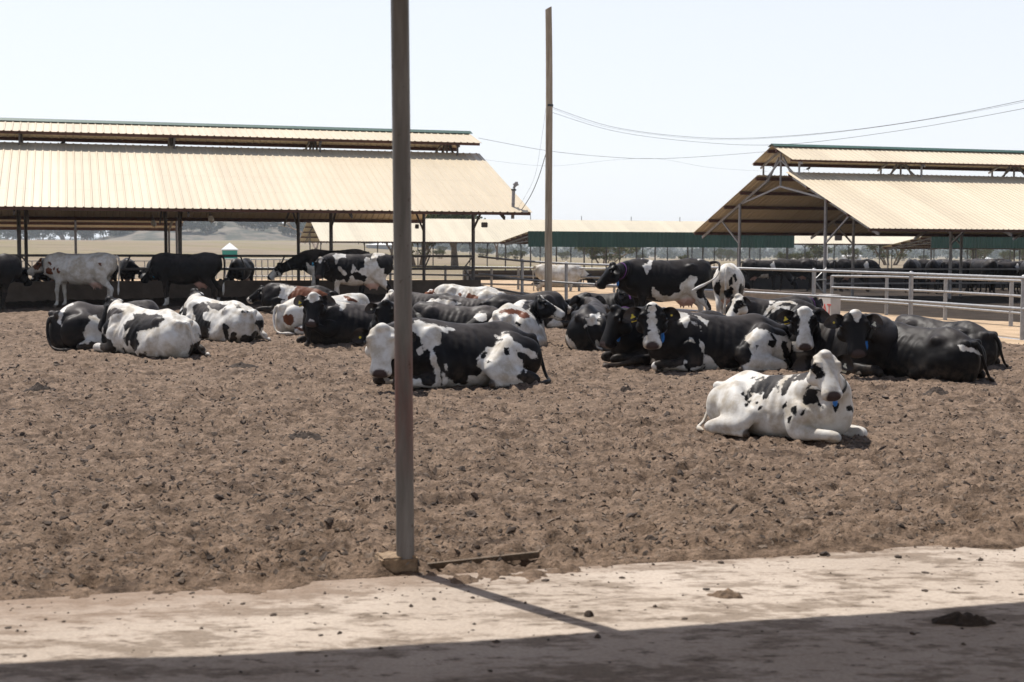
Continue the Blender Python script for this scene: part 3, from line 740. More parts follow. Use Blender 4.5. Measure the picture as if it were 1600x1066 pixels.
# ------------------------------------------------------------------ foreground: post, block, dung
def pile(name, px, py, rx, ry, h, label, seed, mat='manure', group='manure piles on the ground', base=None):
    c = G(px, py); z0 = base if base is not None else 0
    m = MB(); rnd = random.Random(seed); nu, nv = 64, 14
    V = [Vector((0, 0, h))]; F = []
    for j in range(1, nv+1):
        for i in range(nu):
            a = 2*math.pi*i/nu; t = j/nv
            w = 1+.35*vnoise(np.array([math.cos(a)*1.6+seed]), np.array([math.sin(a)*1.6]), seed)[0]
            x, y = rx*t*w*math.cos(a), ry*t*w*math.sin(a)
            zz = h*(1-t**1.8)*(1+.28*vnoise(np.array([x*17+seed]), np.array([y*17]), seed+1)[0])+min(.022, .42*h)*vnoise(np.array([x*60]), np.array([y*60]), seed+2)[0]*(1-t)**.4
            V.append(Vector((x, y, zz if j < nv else -.02)))
    for i in range(nu): F.append((0, 1+i, 1+(i+1) % nu))
    for j in range(nv-1):
        for i in range(nu): F.append((1+j*nu+i, 1+(j+1)*nu+i, 1+(j+1)*nu+(i+1) % nu, 1+j*nu+(i+1) % nu))
    o = mesh_obj(name, V, F, MATS[mat], None, True); o.location = (c.x, c.y, z0)
    tag(o, label, 'manure', group); return o
MATS['manure_dry'] = plain('pale_dry_manure', (.17, .115, .075), .95, 0, .5, 30, .8)
pile('manure_pile', 1505, 976, .125, .055, .035, 'big black crumbly manure pile in the shade on the concrete at the right', 3, base=.006)
pile('manure_pile', 1132, 934, .085, .055, .028, 'flat light brown cow pat on the sunlit concrete', 4, 'manure_dry', base=.006)
pile('manure_pile', 920, 964, .022, .018, .02, 'small dark lump just right of the post shadow on the concrete', 5, base=.006)
pile('manure_pile', 62, 618, .16, .12, .085, 'dark round manure heap at the far left of the yard', 6, base=.02)
pile('manure_pile', 770, 697, .14, .08, .04, 'flat brown cow pat in the yard to the right of the post', 7, 'manure_dry', base=.03)
pile('manure_pile', 1465, 622, .19, .14, .075, 'dark manure heap on the dirt in front of the black lying cow', 8, base=.02)
pile('manure_pile', 976, 618, .09, .07, .075, 'small pointed dark lump of dung between the two front cows', 9, base=.02)
pile('manure_pile', 380, 577, .20, .14, .055, 'low dark manure heap in front of the lying cows at the left', 11, base=.02)
pile('manure_pile', 475, 692, .20, .12, .05, 'flat wide dark pat left of the post halfway down the yard', 12, base=.03)

def post_material():
    m, nt, b = new_mat('worn_painted_post'); L = nt.links; v = objvec(nt)
    mp = nt.nodes.new('ShaderNodeMapping'); mp.inputs['Scale'].default_value = (9, 9, 1.1); L.new(v, mp.inputs[0])
    n1 = noise_node(nt, 1.4, 6, .62, mp.outputs[0]); n2 = noise_node(nt, 26, 4, .6, v)
    sx = nt.nodes.new('ShaderNodeSeparateXYZ'); L.new(v, sx.inputs[0])
    c = ramp(nt, n1.outputs[0], [(.3, (.075, .068, .062)), (.52, (.14, .13, .122)), (.72, (.215, .205, .196))]).outputs[0]
    # rubbed red lead between knee and shoulder height
    band = ramp(nt, math_node(nt, 'DIVIDE', sx.outputs[2], 3.0), [(.14, (0, 0, 0)), (.22, (1, 1, 1)), (.33, (1, 1, 1)), (.46, (0, 0, 0))]).outputs[0]
    n3 = noise_node(nt, 1.0, 5, .6, mp.outputs[0])
    f = math_node(nt, 'MULTIPLY', band, math_node(nt, 'MULTIPLY_ADD', n3.outputs[0], 4.0, -1.35, clamp=True))
    c = mixc(nt, math_node(nt, 'MULTIPLY', f, .95), c, (.135, .042, .030))
    rs = math_node(nt, 'MULTIPLY_ADD', n2.outputs[0], 14, -9.0, clamp=True)
    c = mixc(nt, rs, c, (.05, .022, .012))
    L.new(c, b.inputs['Base Color']); b.inputs['Roughness'].default_value = .48; b.inputs['Metallic'].default_value = .15
    bump(nt, b, n2.outputs[0], .25, .004); return m
PB = G(634, 893); PB.z = 0
MATS['post'] = post_material()
m = MB(); m.tube([(0, 0, -.2), (-.012, 0, 1.5), (-.028, 0, 3.2)], .042, 32)
post = autosmooth(m.build('support_post', MATS['post'])); post.location = PB
tag(post, 'worn grey steel post with a faded red band standing at the concrete edge', 'post')
b = MB(); A0 = math.atan2(ADIR.y, ADIR.x)
b.box((0, 0, .03), (.175, .16, .095), Matrix.Rotation(A0+.10, 3, 'Z'))
bl = b.build('footing', MATS['block'], post); bl.location = (-.048, .02, 0)
bm = bmesh.new(); bm.from_mesh(bl.data); bmesh.ops.bevel(bm, geom=bm.edges[:], offset=.012, segments=2, affect='EDGES'); bmesh.ops.subdivide_edges(bm, edges=bm.edges[:], cuts=4, use_grid_fill=True)
for v in bm.verts: v.co += Vector((random.uniform(-1, 1), random.uniform(-1, 1), random.uniform(-1, 1)))*.0045
bm.to_mesh(bl.data); bl.data.update(); bm.free()
p0 = G(662, 884); p1 = G(842, 872)
m = MB(); m.bar(p0+Vector((0, 0, -.006)), p1+Vector((0, 0, .018)), .025, .03)
pile('manure_pile', 588, 884, .11, .07, .05, 'crumbly dirt heap against the left side of the post footing', 14, 'clod', base=.0); MATS['clod']
pk = m.build('edging_board', plain('old_board', (.12, .085, .055), .9, 0, .4, 30, .5)); tag(pk, 'half buried brown board along the concrete edge right of the post', 'board')

# corrugated roof sheets ------------------------------------------------------------
def corrugated(x0, x1, ya, za, yb, zb, pitch=.2, rib=.018, thick=.006, wob=0, seed=1):
    """sheet with ribs running up the slope from (ya,za) to (yb,zb), x0..x1 along the eave"""
    xs = []; zs = []; n = int(round((x1-x0)/pitch))
    for i in range(n):
        a = x0+i*pitch
        for f, h in ((0, 0), (.36, 0), (.44, rib), (.56, rib), (.64, 0)): xs.append(a+f*pitch); zs.append(h)
    xs.append(x1); zs.append(0); m = len(xs)
    sl = Vector((0, yb-ya, zb-za)).normalized(); nr = Vector((0, -sl.z, sl.y)); nr = nr if nr.z > 0 else -nr
    V = []; F = []; rnd = random.Random(seed)
    rows = 5
    for q in range(rows):
        f = q/(rows-1); base = Vector((0, ya+(yb-ya)*f, za+(zb-za)*f))
        for lay in (0, 1):
            for x, z in zip(xs, zs):
                w = wob*(1 if q in (0, rows-1) else .3)*float(vnoise(np.array([x*.9+seed*7]), np.array([q*3.3]), seed)[0])
                V.append(base+Vector((x, 0, 0))+nr*(z-(thick if lay else 0)+w)+sl*(w*.8 if q == 0 else 0))
    for q in range(rows-1):
        o = q*2*m; p = (q+1)*2*m
        for i in range(m-1):
            F.append((o+i, o+i+1, p+i+1, p+i)); F.append((o+m+i, p+m+i, p+m+i+1, o+m+i+1))
        for i in (0, m-1): F.append((o+i, p+i, p+m+i, o+m+i) if i == 0 else (o+i, o+m+i, p+m+i, p+i))
    for q in (0, rows-1):
        o = q*2*m
        for i in range(m-1): F.append((o+i, o+m+i, o+m+i+1, o+i+1) if q == 0 else (o+i, o+i+1, o+m+i+1, o+m+i))
    return V, F
def flip_up(V, F): return V, F

# shed roof over the camera (casts the foreground shade)
SE = R(62); SUNDIR = Vector((.649*math.cos(SE), -.761*math.cos(SE), -math.sin(SE)))
sh0 = G(0, 1047); sh1 = G(1600, 943); HE = 3.0
back = -SUNDIR*(HE/math.sin(SE)); e0 = sh0+back; e1 = sh1+back; ed = (e1-e0).normalized()
sr = empty('shed_roof', (e0.x, e0.y, 0), math.atan2(ed.y, ed.x)); tag(sr, 'corrugated shed roof above the concrete whose edge shades the foreground', 'roof')
V, F = corrugated(-9, 14, 0, HE, -6.5, HE+1.1, wob=.03, seed=4); mesh_obj('roof_sheet', V, F, MATS['sheet'], sr)
for y in (-.25, -2, -4, -6): 
    m = MB(); m.bar((-9, y, HE-.09+y*-.17), (14, y, HE-.09+y*-.17), .06, .12); m.build('purlin', MATS['oxide'], sr)

# ------------------------------------------------------------------ barns
LANG = R(17.2); Ld = Vector((math.cos(LANG), math.sin(LANG), 0)); Nd = Vector((-math.sin(LANG), math.cos(LANG), 0))
def barn(name, org, t0, t1, frames, label, He=2.5, zb=0.0, rise=1.9, mon=True, mh=.83, me_=.28, postmat='steel', pitch=.2, sheet='sheet', lamps=()):
    """open cattle barn: local x along the eave, y across (0 = near eave), raised ridge ventilator"""
    b = empty(name, (org.x, org.y, zb), LANG); tag(b, label, 'barn')
    W = 12.4; wr = 5.2; Hr = He+rise; k = rise/wr
    zr = lambda w: He+k*min(w, W-w)
    V, F = corrugated(t0, t1, 0, He, wr, Hr, pitch); mesh_obj('roof_sheet', V, F, MATS[sheet], b)
    V, F = corrugated(t0, t1, W, He, W-wr, Hr, pitch); mesh_obj('roof_sheet', V, [f[::-1] for f in F], MATS[sheet], b)
    if mon:
        V, F = corrugated(t0, t1-.05, 4.75, Hr+me_, 6.2, Hr+mh, pitch); mesh_obj('ventilator_roof', V, F, MATS[sheet], b)
        V, F = corrugated(t0, t1-.05, W-4.75, Hr+me_, 6.2, Hr+mh, pitch); mesh_obj('ventilator_roof', V, [f[::-1] for f in F], MATS[sheet], b)
        m = MB(); zc = Hr+mh+.04
        for s in (-1, 1):
            P = [(t0-.02, 6.2, zc+.03), (t1, 6.2, zc+.03), (t1, 6.2+s*.24, zc-.065), (t0-.02, 6.2+s*.24, zc-.065)]
            Q = [(x, y, z-.008) for x, y, z in P]
            m.add(P+Q, [(0,1,2,3), (7,6,5,4), (0,4,5,1), (1,5,6,2), (2,6,7,3), (3,7,4,0)])
        m.build('ridge_cap', MATS['cap'], b)
        for w in (4.9, W-4.9, 5.9, W-5.9):
            m = MB(); z = Hr+me_+(min(w, W-w)-4.75)*(mh-me_)/1.45-.06; m.bar((t0, w, z), (t1-.08, w, z), .06, .10); m.build('purlin', MATS['oxide'], b)
    for w in (.12, 1.35, 2.6, 3.85, 5.05):
        for ww in (w, W-w):
            m = MB(); z = zr(ww)-.065; m.bar((t0+.02, ww, z), (t1-.02, ww, z), .06, .11); m.build('purlin', MATS['oxide'], b)
    for t in frames:
        m = MB(); d = .045
        for s in (0, 1):
            X = lambda w: W-w if s else w
            m.bar((t, X(-.05 if False else .1), zr(.1)-.20), (t, X(5.35), zr(5.2)-.16), d, .09)
            m.bar((t, X(5.35), zr(5.2)-.16), (t, X(6.2 if not mon else 6.05), Hr+(.55 if mon else .1)), d, .06)
            m.bar((t, X(3.2), zr(3.2)-.20), (t, X(6.2), Hr-.42), d, .06)
            m.bar((t, X(3.2), He-.42), (t, X(1.75), zr(1.75)-.22), d, .05)
            if mon:
                m.bar((t, X(4.95), zr(4.95)-.05), (t, X(4.95), Hr+me_-.03), .05, .05)
                m.bar((t, X(6.2), Hr+me_+.08), (t, X(5.2), zr(5.2)-.1), .04, .05)
                m.bar((t, X(4.75), Hr+me_-.12), (t, X(6.2), Hr+mh-.13), .045, .06)
        m.bar((t, 6.2, Hr-.45), (t, 6.2, Hr+mh-.13), .05, .05)
        m.build('truss', MATS[postmat], b)
        for w in (3.2, W-3.2):
            m = MB(); m.tube([(t, w, -.4), (t, w, zr(w)-.18)], .052, 14); autosmooth(m.build('post', MATS[postmat], b))
    return b
EL = AT(832, 332, 38.2)
HL = EL.z-.0
lb = barn('cattle_barn', EL, -34, 0, [-.75-4.12*i for i in range(8)], 'long open cattle barn at the left with a beige corrugated roof and raised ridge vent', He=HL, postmat='dark_steel', mh=.68)
ER = AT(1360, 357, 41.5)
rb = barn('cattle_barn', ER, 0, 40, [.35+4.55*i for i in range(9)], 'open cattle barn at the right with its gable end showing and lying pens below', He=ER.z+.2, zb=-.2, pitch=.185, mh=.92, me_=.38)
def bl2w(b, t, w, z): return Vector(b.location)+Ld*t+Nd*w+Vector((0, 0, z))

# far barns
ea = AT(500, 377, 125); 
def simple_gable(name, org, t1, frames, label, He, zb):
    b = barn(name, org, 0, t1, frames, label, He=He-zb, zb=zb, mon=False, postmat='dark_steel', pitch=.25, sheet='sheet_pale'); 
    V, F = corrugated(0, t1, 5.15, He-zb+1.88, 6.2, He-zb+2.2, .25); mesh_obj('roof_sheet', V, F, MATS['sheet_pale'], b)
    V, F = corrugated(0, t1, 7.25, He-zb+1.88, 6.2, He-zb+2.2, .25); mesh_obj('roof_sheet', V, [f[::-1] for f in F], MATS['sheet_pale'], b)
    return b
fa = simple_gable('cattle_barn', ea, 78, [.6+5.2*i for i in range(15)], 'far pale roofed open barn seen beyond the yard between the two nearer barns', ea.z, -.3)
def lean_to(name, org, t1, label, zt, zl, depth, frames, fascia=True, zb=-.25, w0=0):
    b = empty(name, (org.x, org.y, zb), LANG); tag(b, label, 'barn'); zt -= zb; zl -= zb
    V, F = corrugated(0, t1, 0, zt, depth, zl, .25); mesh_obj('roof_sheet', V, F, MATS['sheet_pale'], b)
    for i in range(6):
        w = .15+(depth-.3)*i/5; z = zt+(zl-zt)*w/depth-.09
        m = MB(); m.bar((.02, w, z), (t1-.02, w, z), .06, .14); m.build('purlin', MATS['oxide'], b)
    if fascia:
        n = int(t1/.25); V = []; F = []
        for i in range(n*4+1):
            x = i*t1/(n*4); y = -.05-(.03 if i % 4 in (1, 2) else 0)
            V += [(x, y, zt+.03), (x, y, zt-.93), (x, y+.012, zt-.93), (x, y+.012, zt+.03)]
        for i in range(n*4):
            for q in range(4): F.append((i*4+q, i*4+(q+1) % 4, i*4+4+(q+1) % 4, i*4+4+q))
        mesh_obj('side_sheet', V, F, MATS['green'], b)
    for t in frames:
        m = MB(); m.bar((t, .05, zt-.2), (t, depth-.05, zl-.16), .05, .09); m.bar((t, .3, zt-.55), (t, depth-.3, zl-.2), .04, .05)
        for i in range(6):
            w = .3+(depth-.6)*i/6; w2 = w+(depth-.6)/12; f = lambda q: (t, q, zt-.2+(zl-zt+.04)*q/depth); g = lambda q: (t, q, zt-.55+(zl-zt+.35)*q/depth)
            m.bar(g(w), f(w2), .03); m.bar(f(w2), g(w+(depth-.6)/6), .03)
        m.build('truss', MATS['dark_steel'], b)
        for w in (.4, depth-.4):
            m = MB(); m.tube([(t, w, -.6), (t, w, zt+(zl-zt)*w/depth-.15)], .05, 10); autosmooth(m.build('post', MATS['dark_steel'], b))
    return b
eb = AT(825, 362, 87); bb = AT(780, 378, 92.8)
lean_to('cattle_shelter', eb, 18.1, 'far lean-to shelter with a dark green side sheet behind the wooden pole', eb.z, bb.z, 6.1, [.3+3.5*i for i in range(6)])
ec = AT(1455, 366, 95.4); 
lean_to('cattle_shelter', ec, 26, 'far lean-to shelter with a green side sheet seen under the right barn roof', ec.z, AT(1378, 386, 101).z, 6.1, [.3+3.5*i for i in range(8)])
# shelter behind the left barn: high edge toward us, translucent strip along the low edge
g0 = AT(283, 357, 69); org = g0-Nd*6.0-Ld*44
cs = lean_to('cattle_shelter', org, 44, 'dark underside of a long shelter seen behind the left barn', 3.75, g0.z, 6.0, [44-.6-4.3*i for i in range(10)], False, zb=.15)
# ------------------------------------------------------------------ feed wall and rails of the left barn
def bar_thing(name, label, cat, pts_posts, rails, mat, rp=.04, rr=.03, group=None, cap=False):
    """fence: posts [(x,y,z0,z1)], rails as polylines"""
    o = empty(name, pts_posts[0][:3]); O = Vector(pts_posts[0][:3]); tag(o, label, cat, group)
    for x, y, z0, z1 in pts_posts:
        m = MB(); c = Vector((x, y, 0))-Vector((O.x, O.y, 0))
        m.tube([c+Vector((0, 0, z0-.25-O.z)), c+Vector((0, 0, z1-O.z))], rp, 14)
        if cap: m.ellipsoid(c+Vector((0, 0, z1-O.z)), (rp*1.02, rp*1.02, rp*.7), None, 14, 8)
        autosmooth(m.build('post', MATS[mat], o))
    for pl in rails:
        m = MB(); m.tube([Vector(p)-O for p in pl], rr, 12); autosmooth(m.build('rail', MATS[mat], o))
    return o
zf = .28
w0 = bl2w(lb, -33, 3.2, 0); w1 = bl2w(lb, -.55, 3.2, 0); 
fw = MB(); mid = (w0+w1)/2; fw.box((0, 0, 0), ((w1-w0).length, .22, .75))
fwo = fw.build('feed_wall', MATS['wall']); fwo.location = (mid.x, mid.y, .66-.375); fwo.rotation_euler = (0, 0, LANG); tag(fwo, 'low brown concrete feed wall under the rails of the left barn', 'wall')
q0 = bl2w(lb, -33, 3.1, 0); q1 = bl2w(lb, -.75, 3.1, 0)
fr = empty('feed_rail', (q1.x, q1.y, .66), LANG); tag(fr, 'dark steel feed rails with slanted struts above the low wall of the left barn', 'rail')
for z in (1.34, .98):
    m = MB(); m.tube([(-32, 0, z-.66), (0, 0, z-.66)], .035, 10); autosmooth(m.build('rail', MATS['dark_steel'], fr))
for i in range(8):
    t = -4.12*i
    for s in (-1, 1):
        if i == 0 and s == 1: continue
        m = MB(); m.tube([(t+s*.05, -.01, .66), (t+s*.32, -.02, .33), (t+s*.06, -.01, 0)], .022, 8); m.build('strut', MATS['dark_steel'], fr)
    if i:
        m = MB(); m.tube([(t+1.6, -.01, .66), (t+1.75, -.01, .33)], .022, 8); m.build('strut', MATS['dark_steel'], fr)
        m = MB(); m.tube([(t+2.8, -.01, .66), (t+2.65, -.01, .33)], .022, 8); m.build('strut', MATS['dark_steel'], fr)

# near fence from the left barn corner towards the right edge
def P3(px, py, Y): return AT(px, py, Y)
FY = {748: 41.6, 816: 40.0, 885: 38.2, 1010: 35.5, 1140: 33.4, 1272: 31.2, 1424: 28.3, 1600: 24.4, 1760: 21.0, 2150: 15.0}
top = {748: 401, 816: 408, 885: 412, 1010: 416, 1140: 419, 1272: 423, 1424: 428, 1600: 434.5, 1760: 442, 2150: 461}
mid_ = {748: 428, 816: 437, 885: 442, 1010: 449, 1140: 455.5, 1272: 462.5, 1424: 471, 1600: 483, 1760: 497, 2150: 544}
low = {748: 446, 816: 459, 885: 471, 1010: 481, 1140: 489.5, 1272: 499, 1424: 513, 1600: 533, 1760: 555, 2150: 616}
FX = sorted(FY)
posts = []
for px in FX[1:]:
    p = P3(px, top[px], FY[px]); posts.append((p.x, p.y, tz(p.x, p.y), p.z+.025))
bar_thing('pipe_fence', 'near pale pipe fence with three rails running from the barn corner rightwards', 'fence', posts,
          [[P3(px, t[px], FY[px]-.05) for px in FX] for t in (top, mid_, low)], 'pipe', .045, .029, cap=True)
# fence of the right barn pen behind it
posts = []; ry = {1300: (35.6, 430.5), 1386: (33.8, 431.5), 1478: (31.3, 434), 1581: (28.8, 437.5), 1700: (26, 442)}
posts = [(P3(px, y, Y).x, Y, tz(P3(px, y, Y).x, Y), P3(px, y, Y).z) for px, (Y, y) in ry.items()]
r1 = [P3(px, y+1, Y-.05) for px, (Y, y) in ry.items()]
r2 = [P3(px, y, ry[px][0]-.05) for px, y in ((1300, 449), (1386, 452), (1478, 456), (1581, 462), (1700, 471))]
r3 = [P3(px, y, ry[px][0]-.05) for px, y in ((1300, 468), (1386, 473), (1478, 480), (1581, 488.5), (1700, 500))]
bar_thing('pipe_fence', 'grey pipe fence just behind the near one in front of the right barn', 'fence', posts, [r1, r2, r3], 'pipe', .042, .026)
# light cross fence in the middle distance
pxs = [570, 610, 663, 696, 730, 768, 810, 857, 905, 960, 1020]
def f2Y(px): return 46-(px-750)/150*2.6
top2 = lambda px: 417.5+(px-750)*.0135; md2 = lambda px: 430.7+(px-750)*.0165; lo2 = lambda px: 443.8+(px-750)*.0215
posts = [(P3(px, top2(px), f2Y(px)).x, f2Y(px), tz(P3(px, top2(px), f2Y(px)).x, f2Y(px)), P3(px, top2(px)-2, f2Y(px)).z) for px in pxs]
bar_thing('pipe_fence', 'pale low cross fence in the middle distance behind the wooden pole', 'fence', posts, [[P3(px, f(px), f2Y(px)-.05) for px in pxs] for f in (top2, md2, lo2)], 'pipe', .04, .028)
# pale panel fence behind the left barn
posts = []; prs = []
for i in range(26):
    px = 352+i*9.5; Y = 56
    p = P3(px, 406.5, Y); posts.append((p.x, p.y, tz(p.x, p.y), p.z))
bar_thing('panel_fence', 'pale panel fence of thin upright pickets behind the left barn', 'fence', posts, [[P3(px, y, 55.96) for px in (352, 590)] for y in (405.5, 419, 432)], 'pipe', .022, .024)
pxs = [-30+16*i for i in range(24)]
posts = [(P3(px, 408, 62).x, 62, tz(P3(px, 408, 62).x, 62), P3(px, 408, 62).z) for px in pxs]
bar_thing('panel_fence', 'thin pale wire fence at the far side of the left barn', 'fence', posts, [[P3(px, y, 61.96) for px in (-30, 340)] for y in (408, 418)], 'pipe', .02, .016)
# low wall of the right barn with its painted end
a = P3(1165, 470, 37.6); b_ = P3(1276, 470, 35.2)
rw = MB(); wd = (b_-a); wd.z = 0; wl = wd.length
W0 = P3(1150, 480, 37.4); W1 = P3(1290, 480, 32.3); wd = W1-W0; wd.z = 0
rw.box((0, 0, 0), (wd.length, .2, .72)); rwo = rw.build('pen_wall', MATS['wall']); rwo.location = ((W0.x+W1.x)/2, (W0.y+W1.y)/2, .18); rwo.rotation_euler = (0, 0, math.atan2(wd.y, wd.x)); tag(rwo, 'low brown pen wall at the corner of the right barn', 'wall')
wp = empty('wall_pillar', (P3(1296, 480, 32.0).x, 32.0, 0), math.atan2(wd.y, wd.x)); tag(wp, 'pale concrete wall end with red painted letters at the right barn corner', 'pillar')
m = MB(); m.box((0, 0, .17), (.60, .24, .74)); bd = m.build('block', plain('pale_concrete', (.42, .40, .38), .85, 0, .15, 4), wp)
tx = bpy.data.curves.new('letters', 'FONT'); tx.body = 'PAT'; tx.size = .36; tx.align_x = 'CENTER'; tx.extrude = .003; tob = bpy.data.objects.new('letters', tx); COL.objects.link(tob)
dg = bpy.context.evaluated_depsgraph_get(); tme = bpy.data.meshes.new_from_object(tob.evaluated_get(dg)); bpy.data.objects.remove(tob)
to = bpy.data.objects.new('lettering', tme); COL.objects.link(to); tme.materials.clear(); tme.materials.append(MATS['red_paint']); to.parent = wp; to.location = (.03, -.124, .10); to.rotation_euler = (R(90), 0, 0); to.scale = (.95, .95, 1)

# ------------------------------------------------------------------ wooden pole, lamps, boxes, cables
def wood_material():
    m, nt, b = new_mat('weathered_pole_wood'); L = nt.links; v = objvec(nt)
    mp = nt.nodes.new('ShaderNodeMapping'); mp.inputs['Scale'].default_value = (14, 14, .7); L.new(v, mp.inputs[0])
    n1 = noise_node(nt, 1.5, 7, .65, mp.outputs[0]); n2 = noise_node(nt, 1.2, 3, .5, v)
    c = ramp(nt, n1.outputs[0], [(.3, (.20, .155, .11)), (.5, (.34, .28, .205)), (.7, (.44, .375, .285))]).outputs[0]
    c = mixc(nt, math_node(nt, 'MULTIPLY_ADD', n2.outputs[0], 3, -1.4, clamp=True), c, (.21, .16, .105))
    L.new(c, b.inputs['Base Color']); b.inputs['Roughness'].default_value = .9; bump(nt, b, n1.outputs[0], .6, .02); return m
MATS['wood'] = wood_material()
PY = 37.8; pb = AT(857, 470, PY); zt = AT(857, 12, PY).z; z0 = tz(pb.x, PY)-.4
pole = empty('wooden_pole', (pb.x, PY, 0)); tag(pole, 'tall crooked wooden utility pole standing behind the herd', 'pole')
bends = [(470, 856.6, .102), (400, 856.9, .098), (320, 857.2, .094), (240, 857.7, .091), (165, 858.1, .09), (100, 858.0, .088), (55, 857.6, .086), (13, 857.0, .084)]
pts = [AT(x, y, PY)-pole.location for y, x, r in bends]; pts[0].z = z0
A = cr([(*p, r) for p, (_, _, r) in zip(pts, bends)], 4)
m = MB(); m.tube([Vector(q[:3]) for q in A], [float(q[3]) for q in A], 18)
for v in m.V[-18:]: v.z += (v.x-pts[-1].x)*.5
autosmooth(m.build('shaft', MATS['wood'], pole))
q = AT(858.8, 165, PY)-pole.location; m = MB(); m.tube([q-Vector((0, 0, .03)), q+Vector((0, 0, .03))], .097, 18); autosmooth(m.build('band', MATS['cable'], pole))
def cable(label, pts, r=.012, mat='cable', sag=None, name='power_cable', group=None):
    P = np.array([tuple(p) for p in pts]); A = cr(P, 10)
    m = MB(); O = Vector(A[0]); m.tube([Vector(a)-O for a in A], r*.42, 6)
    o = autosmooth(m.build(name, MATS[mat])); o.location = O; tag(o, label, 'cable', group)
cable('upper overhead cable sagging from the wooden pole towards the top right', [AT(863, 168, PY), AT(960, 199, 36), AT(1100, 215.5, 33.5), AT(1240, 212, 31), AT(1420, 191, 28), AT(1640, 148, 25), AT(2100, 40, 19)], .011)
cable('lower overhead cable sagging from the wooden pole towards the top right', [AT(863, 176, PY), AT(960, 205, 36), AT(1090, 222, 33.5), AT(1220, 226, 31), AT(1400, 205, 28), AT(1640, 162, 25), AT(2100, 70, 19)], .010)
cable('thin overhead cable just under the top one on the right of the pole', [AT(863, 170, PY), AT(950, 199, 36.3), AT(1100, 217.5, 34), AT(1250, 212.5, 31.5), AT(1430, 190, 28.3), AT(1640, 151, 25.4), AT(2100, 46, 19)], .006)
cable('long cable strung between the left barn ridge and the right barn ridge', [AT(748, 216, 44.7), AT(858, 236, 46), AT(960, 246, 47.5), AT(1030, 248, 49), AT(1110, 244, 50.5), AT(1200, 237, 52)], .014)
cable('very thin lower cable hanging between the two barns', [AT(752, 249, 44), AT(858, 259.5, 46), AT(960, 250, 47.4), AT(1030, 248.5, 49), AT(1110, 262, 50.3), AT(1200, 268, 51)], .006)
cable('thick black cable dropping from the wooden pole to the left barn eave', [AT(853, 240, PY), AT(842, 276, 37.9), AT(829, 306, 38.1), AT(815, 328, 38.3)], .022)
cable('thin guy wire slanting down from the band on the wooden pole', [AT(853, 168, PY), AT(845, 225, 37.9), AT(834, 280, 38.1), AT(808, 328, 38.4)], .006)
# floodlight mast on the barn eave
ml = empty('floodlight_mast', AT(801, 341, 38.5)); tag(ml, 'small grey mast with a floodlight fixed to the left barn corner', 'floodlight'); O = ml.location
pt = lambda px, py: AT(px, py, 38.5)-O
m = MB(); m.tube([pt(801, 342), pt(802.5, 297)], .045, 12); autosmooth(m.build('mast', MATS['steel'], ml))
m = MB(); m.tube([pt(802.6, 298), pt(802.7, 295.5)], .07, 12); m.build('collar', MATS['cable'], ml)
m = MB(); m.tube([pt(802.7, 295), pt(804, 291)], .035, 10); m.box(pt(806, 288.5), (.13, .16, .10), Matrix.Rotation(R(-30), 3, 'Y')); m.box(pt(807, 286.5), (.08, .12, .07)); autosmooth(m.build('lamp_head', MATS['steel'], ml))
def lamp(px, py, Y, label, cat='lamp'):
    O = AT(px, py, Y); o = empty('hanging_lamp', O); tag(o, label, cat, 'lamps under the barn roofs')
    m = MB(); m.tube([(0, 0, .22), (.03, 0, .08)], .02, 8); m.tube([(.03, 0, .10), (.035, 0, .04)], .045, 12); autosmooth(m.build('holder', MATS['box'], o))
    m = MB(); m.ellipsoid((.05, 0, -.04), (.075, .075, .11), Matrix.Rotation(R(-20), 3, 'Y'), 16, 10); m.build('bulb', gloss('frosted_bulb', (.7, .7, .66), .3), o, True)
lamp(327, 340, 38.5, 'pale bulb shaped lamp under the left barn eave right of the middle post')
lamp(237.5, 347, 43, 'small round lamp hanging deeper inside the left barn')
lamp(1228, 284, 50.5, 'white lamp hanging at the gable of the right barn')
def jbox(px, py, Y, w, h, label, mat='box'):
    o = MB(); s = Y/FPX; o.box((0, 0, 0), (w*s, .12, h*s)); b = o.build('junction_box', MATS[mat]); b.location = AT(px, py, Y)
    bm = bmesh.new(); bm.from_mesh(b.data); bmesh.ops.bevel(bm, geom=bm.edges[:], offset=.015, segments=2, affect='EDGES'); f = max(bm.faces, key=lambda f: -f.calc_center_median().y)
    r = bmesh.ops.inset_individual(bm, faces=[f], thickness=.03, depth=-.01); bm.to_mesh(b.data); bm.free(); tag(b, label, 'box')
jbox(757, 351.5, 41.5, 10, 8, 'brown box on the corner post of the left barn'); jbox(651.5, 354, 42.5, 6, 7, 'small brown box on the barn post just right of the foreground post')
jbox(1310, 372, 48.6, 11, 8, 'grey box on the front post of the right barn', 'steel'); jbox(1152.5, 372, 53.5, 9, 7, 'grey box on the back post of the right barn', 'steel')
def bird(px, py, Y, label):
    o = MB(); s = .085
    o.ellipsoid((0, 0, .06), (s, s*.5, s*.5), Matrix.Rotation(R(-25), 3, 'Y'), 12, 8); o.ellipsoid((s*.9, 0, .125), (.032, .028, .028), None, 10, 8); o.tube([(s*1.15, 0, .125), (s*1.15+.035, 0, .12)], [.01, .002], 6)
    o.bar((-s*.8, 0, .04), (-s*2, 0, .0), .03, .008); o.tube([(0, .02, .02), (.01, .02, -.03)], .005, 5); o.tube([(0, -.02, .02), (.01, -.02, -.03)], .005, 5)
    b = o.build('bird', MATS['cable'], None, True); b.location = AT(px, py, Y); tag(b, label, 'bird', 'small dark birds on the roofs')
bird(98, 227, 40.2, 'small dark bird perched on the upper roof edge of the left barn'); bird(1210, 262, 51.5, 'tiny dark bird under the ridge vent of the right barn'); bird(1263, 266, 50.2, 'tiny dark bird on the upper roof edge of the right barn')

